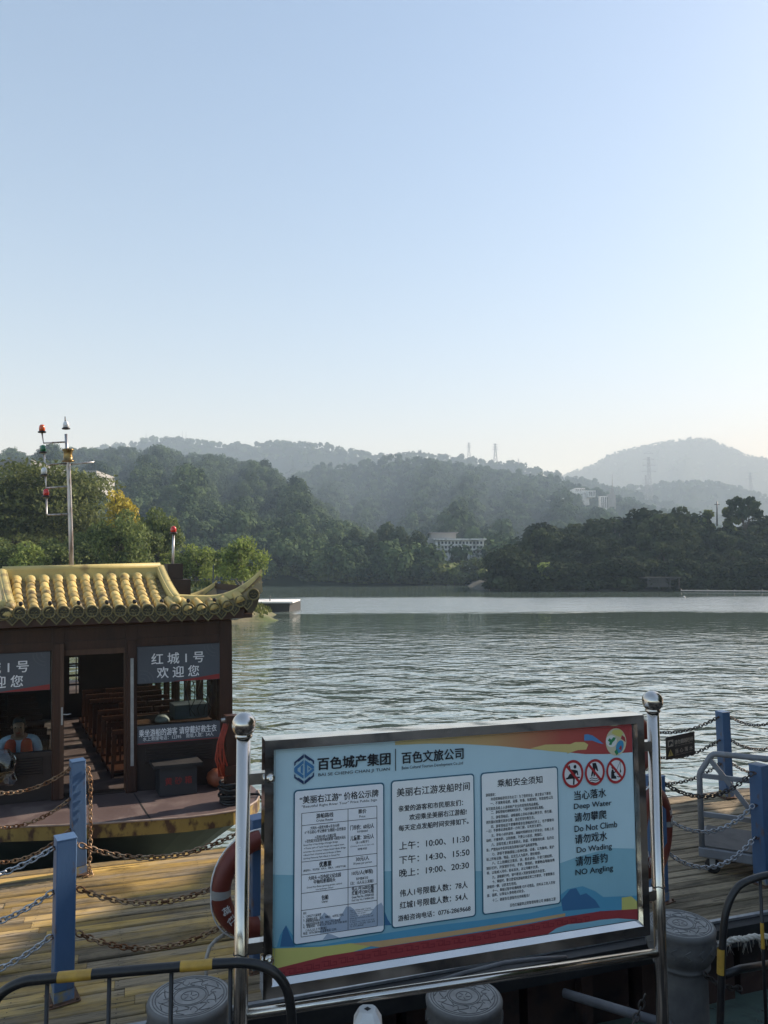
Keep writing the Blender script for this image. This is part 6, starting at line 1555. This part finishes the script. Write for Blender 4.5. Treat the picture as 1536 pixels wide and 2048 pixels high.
# warnings
b = MB()
for (s, xl, yl, xr, h, bo) in [('当心落水', 1147.4, 1600, 1211, 18.5, .014), ('Deep Water', 1147, 1621, 1222, 14, .012), ('请勿攀爬', 1148, 1643.7, 1211.7, 18, .014), ('Do Not Climb', 1148, 1663.5, 1233, 12.5, .012), ('请勿戏水', 1149, 1687.6, 1213, 19, .014), ('Do Wading', 1152.6, 1708.5, 1222.6, 14.5, .012), ('请勿垂钓', 1150, 1732, 1214, 19, .014), ('NO Angling', 1150, 1753.5, 1225, 15, .012)]:
    T(b, s, xl, yl, xr, h, K, bo, 3)
b.build('warning_lettering', M_ink, sign)
M_prohib = cmat('print_prohibition_red', (.42, .035, .04))
for ci, (cx_, cy_, rx_, ry_) in enumerate(((1144.7, 1547.3, 21, 28), (1188.4, 1544, 20, 26.5), (1230.8, 1540.5, 19.5, 26))):
    E_ = lambda x, y: (cx_ + x * rx_, cy_ - y * ry_ - x * rx_ * .085)
    b = MB(); ppoly(b, [E_(.97 * math.cos(a * PI / 16), .97 * math.sin(a * PI / 16)) for a in range(32)], .0052); b.build('prohibition_disc', M_pwhite, sign)
    b = MB()
    PG = [[[(-.3, .62), (-.22, .35), (.0, .30), (.2, .28), (.45, .2), (.52, -.12), (.42, -.12), (.32, .08), (.15, -.2), (.66, -.24), (.66, -.34), (.18, -.34), (.14, -.78), (.0, -.78), (.02, -.34), (-.66, -.36), (-.66, -.26), (-.5, -.22), (-.3, .02), (.0, .05), (-.02, .14), (-.32, .22), (-.42, .64)], ell(0, 0, 0, 0) and [(.2 + .14 * math.cos(a), .50 + .14 * math.sin(a)) for a in [k * PI / 6 for k in range(12)]]],
          [[(-.25, .7), (.1, .72), (.25, .4), (.35, .05), (.2, .1), (.05, .3), (.05, -.05), (-.02, -.32), (-.12, -.32), (-.14, 0), (-.25, -.3), (-.38, -.3), (-.3, .1), (-.2, .35)]] + [[(x * .2 - .5 + .0, -.42 - j * .16 + .05 * math.sin(x * 1.6)) for x in range(6)] + [(x * .2 - .5, -.48 - j * .16 + .05 * math.sin(x * 1.6)) for x in range(5, -1, -1)] for j in range(3)],
          [[(-.42, .12), (-.28, .1), (-.2, -.1), (.0, .0), (.02, -.08), (-.2, -.22), (-.12, -.4), (.0, -.42), (.05, -.64), (-.5, -.6), (-.5, -.1)], [(-.35 + .12 * math.cos(a), .26 + .12 * math.sin(a)) for a in [k * PI / 6 for k in range(12)]], [(.0, -.05), (.42, .7), (.46, .7), (.04, -.05)], [(.42, .7), (.42, .1), (.38, -.1), (.46, -.22), (.54, -.1), (.46, .1), (.455, .7)], [(.1, -.42), (.3, -.48), (.5, -.44), (.5, -.5), (.3, -.55), (.1, -.48)]]][ci]
    for pg in PG: ppoly(b, [E_(*p) for p in pg], .0058)
    b.build('pictogram', M_ink, sign)
    b = MB()
    for a in range(32):
        t0, t1 = a * PI / 16, (a + 1) * PI / 16
        ppoly(b, [E_(math.cos(t0), math.sin(t0)), E_(math.cos(t1), math.sin(t1)), E_(.80 * math.cos(t1), .80 * math.sin(t1)), E_(.80 * math.cos(t0), .80 * math.sin(t0))], .0064)
    c_ = math.cos(PI * .75) * .82; s_ = math.sin(PI * .75) * .82; w_ = .07
    ppoly(b, [E_(c_ - w_, s_ - w_), E_(-c_ - w_, -s_ - w_), E_(-c_ + w_, -s_ + w_), E_(c_ + w_, s_ + w_)], .0064)
    b.build('prohibition_mark', M_prohib, sign)
# frame: a deep polished steel casing
D_ = .055
def sbox(m_, u0, u1, v0, v1, k0, k1):
    m_.add([sp(u0, v0, k1), sp(u1, v0, k1), sp(u1, v0, k0), sp(u0, v0, k0), sp(u0, v1, k1), sp(u1, v1, k1), sp(u1, v1, k0), sp(u0, v1, k0)], [(0, 3, 2, 1), (4, 5, 6, 7), (0, 1, 5, 4), (1, 2, 6, 5), (2, 3, 7, 6), (3, 0, 4, 7)])
fw, ft, fb_ = .055, .058, .075
K0, KF = .008, .032          # the inner edge of the casing lies on the board, its front face stands proud of it
def casing(nm, inner0, inner1, out0, out1, bev, side):
    # inner0-inner1: ends of the edge on the board; out0-out1: ends of the outer edge; bev: width of the sloping lip
    b = MB(); i0, i1, o0, o1 = [Vector((x, y)) for x, y in (inner0, inner1, out0, out1)]
    def mid(i_, o_):
        return i_ + (o_ - i_) * bev
    m0, m1 = mid(i0, o0), mid(i1, o1); q = lambda p, k: sp(p.x, p.y, k); n_ = 14
    rows = []
    for k in range(n_ + 1):
        t = k / n_; rows.append([q(i0.lerp(i1, t), K0), q(m0.lerp(m1, t), KF), q(m0.lerp(m1, t), KF), q(o0.lerp(o1, t), KF), q(o0.lerp(o1, t), KF), q(o0.lerp(o1, t), -.08)])
    for c_ in (0, 2, 4):
        vs = [p for r_ in rows for p in r_[c_:c_ + 2]]
        b.add(vs, [(2 * k, 2 * k + 1, 2 * k + 3, 2 * k + 2) for k in range(n_)])
    b.build(nm, M_ssw, sign)
o_ = lambda u, v: (u, v)
casing('frame_top', (0, 0), (SW, 0), (-fw, ft), (SW + fw, ft), .22, 0)
casing('frame_bottom', (SW, -SH), (0, -SH), (SW + fw, -SH - fb_), (-fw, -SH - fb_), .31, 0)
casing('frame_left', (0, -SH), (0, 0), (-fw, -SH - fb_), (-fw, ft), .22, 0)
casing('frame_right', (SW, 0), (SW, -SH), (SW + fw, ft), (SW + fw, -SH - fb_), .22, 0)
b = MB(); sbox(b, -fw + .002, SW + fw - .002, -SH - fb_ + .002, ft - .002, -.078, -.03); b.build('back_plate', M_galv, sign)
# posts with balls, brackets, lower rail
pL = at(485, 1560, 3.66); pR = at(1309, 1500, 0); 
lu = -.30; 
def post_at(px, py, k):   # a point behind the panel plane seen at px
    q = plane_at(px, py); return q + SN * k
for px, py, nm in ((486, 1600, 'L'), (1310, 1560, 'R')):
    q = plane_at(px, py); ball = uv(487, 1449)[1] if nm == 'L' else uv(1307, 1402)[1]
    base = Vector((q.x, q.y, EZ - 3.42)); topz = pTL.z + ball
    R0 = .0335
    b = MB(); b.tube([base, Vector((q.x, q.y, topz - .04))], R0, 28); b.build('post', M_ss, sign)
    b = MB(); b.lathe([(.037, -.062), (.042, -.058), (.042, -.048), (.038, -.044)] + [(.0585 * math.sin(a), -.0585 * math.cos(a)) for a in [PI * (.27 + .73 * k / 14) for k in range(15)]], (q.x, q.y, topz), 28, flat_caps=False); b.build('post_ball', M_ss, sign)
    uq = (q - pTL).dot(SU); ue = -fw if nm == 'L' else SW + fw
    for py2 in ((1556, 1893) if nm == 'L' else (1491, 1790)):
        v = uv(510 if nm == 'L' else 1296, py2)[1]
        b = MB(); sbox(b, min(uq, ue), max(uq, ue), v - .026, v + .026, -.03, .02); b.build('bracket', M_ss, sign)
    b = MB(); b.tube([Vector((q.x + (R0 + .002) * math.cos(2 * PI * k / 20), q.y + (R0 + .002) * math.sin(2 * PI * k / 20), pTL.z + uv(px, 1905 if nm == 'L' else 1772)[1] + .006 * math.sin(k))) for k in range(20)], .003, 4, closed=True); b.build('wire_tie', M_black, sign)
a0 = plane_at(486, 2030); a1 = plane_at(1318, 1905)
b = MB(); b.tube([a0, a1], .024, 16); b.build('lower_rail', M_ss, sign)
# bolts on the casing sides
b = MB()
for v in (-.12, -SH + .10):
    b = MB(); b.lathe([(.022, 0), (.022, .006), (.012, .010), (.0, .010)], sp(-fw - .0, v, .02), 14, axis=-SU); b.build('bolt', M_ss, sign)
    b = MB(); b.lathe([(.022, 0), (.022, .006), (.012, .010), (.0, .010)], sp(-fw * .5, v, .032), 14, axis=SN); b.build('bolt', M_ss, sign)
# =====================================================================================================
# FAR THINGS
# =====================================================================================================
M_pyl = pm('pylon_steel', (.26, .27, .29), (.20, .21, .23), scale=1, rough=.6, metal=.3)
M_bwh = pm('white_render', (.76, .76, .74), (.62, .62, .60), scale=.3, rough=.85, c3=(.36, .36, .35), c3scale=.5)
M_bgr = pm('grey_concrete', (.32, .32, .31), (.25, .25, .24), scale=.3, rough=.9)
M_bdk = pm('dark_opening', (.03, .035, .04), (.045, .05, .055), scale=1, rough=.4)
M_pw = pm('pier_wall_dark', (.05, .05, .05), (.035, .035, .034), scale=.8, rough=.9)  # shade of the pier wall put into its colour; also used on the shed
M_roofg = pm('grey_roof', (.20, .20, .20), (.15, .15, .15), scale=.4, rough=.8)
def pylon(px, yt, yb, d, label, w=.16, arms=3, th=.022):
    tp, bt_ = at(px, yt, d), at(px, yb, d); H = tp.z - bt_.z
    t = thing('pylon', label, 'pylon', bt_, world=False)
    b = MB(); W = H * w / 2; r_ = H * th * .5
    lv = [0, .25, .45, .62, .76, .88, 1.0]; hw = lambda f_: W * (1 - f_) ** 1.1 + H * .018
    for sx in (-1, 1):
        for sy in (-1, 1):
            b.tube([(sx * hw(f_), sy * hw(f_), H * f_) for f_ in lv], r_, 4, smooth=False)
    for f0, f1 in zip(lv[:-1], lv[1:]):
        for sy in (-1, 1):
            b.bar((-hw(f0), sy * hw(f0), H * f0), (hw(f1), sy * hw(f1), H * f1), r_, r_); b.bar((hw(f0), sy * hw(f0), H * f0), (-hw(f1), sy * hw(f1), H * f1), r_, r_)
    b.build('lattice', M_pyl, t)
    for k in range(arms):
        z = H * (.66 + .14 * k); b = MB(); L_ = H * (.17 - .02 * k); b.bar((-L_, 0, z), (L_, 0, z), r_ * 1.4, r_ * 1.4); b.bar((-L_, 0, z), (0, 0, z + H * .05), r_, r_); b.bar((L_, 0, z), (0, 0, z + H * .05), r_, r_); b.build('cross_arm', M_pyl, t)
    return t
pylon(938, 885, 914, 1560, 'left of the two lattice pylons standing on the skyline ridge')
pylon(991, 887, 924, 1545, 'right and taller of the two lattice pylons standing on the skyline ridge')
pylon(1037, 917, 930, 1515, 'tiny pylon top poking over the skyline right of the two pylons')
pylon(1300, 914, 1000, 1300, 'tall slim lattice mast in front of the pale far mountain', .055, 4, .007)
pylon(1293, 950, 1000, 1280, 'shorter slim mast close beside the tall lattice mast', .06, 2, .009)
pylon(1502, 945, 982, 1700, 'pale pylon at the right edge on the blue ridge', .13)
for px, yt, yb, lb in ((292, 864, 876, 'thin antenna at the left end of the skyline ridge'), (365, 862, 880, 'left thin antenna of a pair on the skyline ridge'), (372, 863, 880, 'right thin antenna of a pair on the skyline ridge')):
    p, q_ = at(px, yb, 1600), at(px, yt, 1600); b = MB(); b.tube([p, p.lerp(q_, .6), q_], [.5, .4, .25], 5); tag(b.build('antenna', M_pyl), lb, 'antenna')
def block(t, nm, px0, px1, yt, yb, d, dep, mat, yaw=0):
    p0, p1 = at(px0, yb, d), at(px1, yt, d); c = ((p0.x + p1.x) / 2, d + dep / 2, (p0.z + p1.z) / 2)
    b = MB(); b.box(c, (p1.x - p0.x, dep, p1.z - p0.z)); return b.build(nm, mat, t)
def windows(t, px0, px1, ys, d, n, hpx, fr=.55):
    for y in ys:
        for i in range(n):
            x0 = px0 + (px1 - px0) * (i + .5 - fr / 2) / n; x1 = px0 + (px1 - px0) * (i + .5 + fr / 2) / n
            p0, p1 = at(x0, y + hpx, d), at(x1, y, d); b = MB(); b.box(((p0.x + p1.x) / 2, d - .02, (p0.z + p1.z) / 2), (p1.x - p0.x, .3, p1.z - p0.z)); b.build('window', M_bdk, t)
d = 225
t = thing('apartment_block', 'long white three-storey building among trees at the foot of the middle hill', 'building', at(915, 1108, d))
block(t, 'wall', 872, 968, 1080, 1160, d, 12, M_bwh); block(t, 'roof', 868, 973, 1077, 1080, d - 1, 14, M_bwh); block(t, 'stair_wing', 858, 872, 1076, 1160, d + 1, 9, M_bgr); block(t, 'upper_floor', 862, 912, 1066, 1077, d + 10, 8, M_bgr); block(t, 'upper_roof', 858, 917, 1064, 1066, d + 9, 10, M_roofg)
windows(t, 874, 966, (1083, 1092, 1101), d, 13, 5); 
for y in (1089.5, 1098.5): block(t, 'ledge', 872, 968, y, y + 1.6, d - .6, .6, M_bwh)
d, zb_ = P_mid(1150, 1004); d += 4
t = thing('hilltop_hall', 'pale flat-roofed memorial hall low on the middle hill', 'building', at(1150, 1000, d))
block(t, 'wall', 1122, 1178, 981, 1010, d, 30, M_bwh); block(t, 'upper_wall', 1150, 1170, 976, 985, d + 8, 20, M_bwh); block(t, 'side_wing', 1068, 1122, 990, 1006, d + 20, 25, M_bgr); block(t, 'end_block', 1177, 1191, 981, 994, d - 8, 14, M_bwh); block(t, 'gatehouse', 1106, 1112, 991, 995, d - 10, 6, M_bwh)
windows(t, 1152, 1170, (978,), d + 8, 5, 5, .5); windows(t, 1178, 1191, (983,), d - 8, 4, 9, .4)
d, zb_ = P_mid(1220, 1030); d += 4
t = thing('monument', 'tall grey memorial tower with a needle spire and a ribbed white wall beside it', 'monument', at(1222, 1030, d))
block(t, 'shaft', 1218, 1231, 988, 1044, d, 5, M_bgr); block(t, 'cap', 1221, 1228, 977, 988, d + 1, 3, M_bgr); block(t, 'ribbed_wall', 1201, 1217, 992, 1020, d + 2, 6, M_bwh); windows(t, 1202, 1217, (994,), d + 2, 4, 22, .35)
p, q_ = at(1224.5, 978, d + 2), at(1224.5, 949, d + 2); b = MB(); b.tube([p, q_], [.5, .12], 6); b.build('spire', M_bgr, t)
p, q_ = at(1210, 976, d + 2), at(1239, 977, d + 2); b = MB(); b.bar(p, at(1217, 978, d + 2), .5, .5); b.bar(q_, at(1232, 978, d + 2), .5, .5); b.bar(at(1217, 978, d + 2), at(1232, 978, d + 2), .25, .25); b.build('floodlight_arm', M_bgr, t)
p, q_ = at(1030, 1050, 600), at(1030, 1011, 600); b = MB(); b.tube([p, q_], [.8, .6], 6); t = thing('white_mast', 'white chimney-like mast standing in the woods of the middle hill', 'mast', p); b.build('mast_pole', M_bwh, t); b = MB(); b.lathe([(.9, 0), (1.1, .5), (.9, 1.2)], at(1030, 1013, 600), 8); b.build('mast_head', M_bwh, t)
d = 120
t = thing('grey_building', 'grey-roofed building half hidden by the feathery trees at the far left', 'building', at(30, 965, d))
block(t, 'wall', -60, 46, 932, 990, d, 14, M_bgr); block(t, 'roof', -66, 62, 919, 933, d - 1, 16, M_roofg); windows(t, -40, 44, (938,), d, 6, 9, .5)
t = thing('white_building', 'small white building corner showing behind the tall signal mast', 'building', at(180, 960, d))
block(t, 'wall', 172, 194, 947, 985, d, 8, M_bgr); block(t, 'roof', 170, 193, 941, 947, d + 1, 8, M_bgr)
# pier slab on the left
p0, p1 = at(450, 1224, 70), at(583, 1222, 70)
pi = thing('pier', 'low concrete pier with a white top behind the upturned roof corner', 'pier', (p1.x - 2, 70, 0))
zt = at(583, 1203, 70).z
b = MB(); b.add([(-30, 70, -.4), (p1.x - .25, 70, -.4), (p1.x + .4, 74, -.4), (-30, 75, -.4), (-30, 70, zt - .12), (p1.x - .15, 70, zt - .12), (p1.x + .4, 74, zt - .12), (-30, 75, zt - .12)], [(0, 3, 2, 1), (4, 5, 6, 7), (0, 1, 5, 4), (1, 2, 6, 5), (2, 3, 7, 6), (3, 0, 4, 7)]); b.build('pier_wall', M_pw, pi)
b = MB(); b.box(((-30 + p1.x + .1) / 2, 72.3, zt - .05), (30 + p1.x + .3, 6.2, .13)); b.build('pier_top', M_bwh, pi)
b = MB(); p = at(540, 1197, 71); b.tube([(p.x, 71, zt), (p.x, 71, zt + .5)], .05, 6); b.build('bollard', M_bdk, pi)
# blue board behind the trees
p = at(432, 1186, 56); t = thing('blue_board', 'small dark blue board on a post between the bright green trees', 'sign', (p.x, 56, 1.2))
q0, q1 = at(425, 1185, 56), at(441, 1163, 56); b = MB(); b.box(((q0.x + q1.x) / 2, 56, (q0.z + q1.z) / 2), (q1.x - q0.x, .06, q1.z - q0.z)); b.build('panel', pm('board_blue', (.02, .05, .11), (.03, .06, .13), scale=3, rough=.4), t)
b = MB(); b.tube([(q0.x + .02, 56.05, 0.5), (q0.x + .02, 56.05, at(425, 1130, 56).z)], .05, 6); b.build('post', M_bdk, t)
b = MB(); ww = q1.x - q0.x; hh = q1.z - q0.z
put_text(b, 'NIE', (q0.x + ww * .15, 55.965, q0.z + hh * .58), (1, 0, 0), (0, 0, 1), ww * .7, hh * .28); put_text(b, 'TON', (q0.x + ww * .15, 55.965, q0.z + hh * .14), (1, 0, 0), (0, 0, 1), ww * .7, hh * .28); b.build('lettering', M_bwh, t)
# utility pole on the right shore
p, q_ = at(1434, 1052, 163), at(1434, 1003, 163); t = thing('utility_pole', 'wooden utility pole rising out of the right shore wood', 'pole', p)
b = MB(); b.tube([p, q_], [.16, .12], 7); b.build('shaft', M_bdk, t); b = MB(); b.bar(at(1429, 1009, 163), at(1439, 1009, 163), .14, .16); b.build('crossarm', M_bdk, t)
# right shore: long low jetty and shed, pale rock
zz = .5; t = thing('shore_shed', 'low open shed with a pale flat roof at the water under the right wood', 'shed', at(1330, 1172, 131))
block(t, 'roof', 1291, 1362, 1154, 1157, 131, 6, M_pw); block(t, 'back_wall', 1296, 1356, 1157, 1174, 134, .4, M_bdk)
for x in (1296, 1318, 1340, 1358):
    p, q_ = at(x, 1177, 131), at(x, 1156, 131); b = MB(); b.tube([p, q_], .10, 6); b.build('shed_post', M_pw, t)
t = thing('jetty', 'long low jetty lying on the water along the right shore', 'jetty', atz(1450, 1182, 0))
b = MB(); p0, p1 = atz(1362, 1181, .2), atz(1640, 1183, .2); b.bar(p0, p1, 1.2, .14); b.build('jetty_deck', M_bgr, t)
for k in range(6):
    q_ = p0.lerp(p1, k / 5); b = MB(); b.tube([q_ + Vector((0, 0, -.5)), q_ + Vector((0, 0, .25))], .09, 6); b.build('jetty_pile', M_bdk, t)
rk = atz(1028, 1181, .0); rng = np.random.default_rng(2); b = MB(); rows_r = []
for i in range(7):
    ph_ = PI / 2 * i / 6; rows_r.append([(rk.x + 2.6 * math.cos(ph_) * math.cos(2 * PI * j / 16) * (1 + .12 * rng.normal() * (i < 6)), rk.y + 1.0 + 1.2 * math.cos(ph_) * math.sin(2 * PI * j / 16), -.1 + 1.6 * math.sin(ph_)) for j in range(16)] )
    rows_r[-1].append(rows_r[-1][0])
b.grid(rows_r); tag(b.build('shore_rock', pm('pale_rock', (.22, .21, .19), (.14, .13, .12), scale=.8, rough=.9, bump=.05)), 'pale rounded rock at the water on the tip of the right shore', 'rock')
# two gulls or floats far out
for px, y, lb in ((1368, 1195, 'white buoy floating on the dark water before the right shore'),):
    p = atz(px, y, .05); b = MB(); b.lathe([(.004, -.12), (.18, -.02), (.2, .08), (.08, .2), (.0, .22)], p, 12); tag(b.build('buoy', M_bwh), lb, 'buoy')
# ---- air: pale even haze round the whole scene
hz = MB(); hz.box((0, 1500, 300), (8200, 4000, 603))
hm = bpy.data.materials.new('river_haze'); hm.use_nodes = True
n = hm.node_tree.nodes; l = hm.node_tree.links; n.remove(n['Principled BSDF'])
pv = n.new('ShaderNodeVolumePrincipled'); pv.inputs['Color'].default_value = (0.58, 0.79, 1.0, 1); pv.inputs['Absorption Color'].default_value = (1, 1, 1, 1)
pv.inputs['Density'].default_value = 0.00054; pv.inputs['Anisotropy'].default_value = 0.0
l.new(pv.outputs['Volume'], n['Material Output'].inputs['Volume'])
ho = hz.build('haze', hm); tag(ho, kind='stuff')
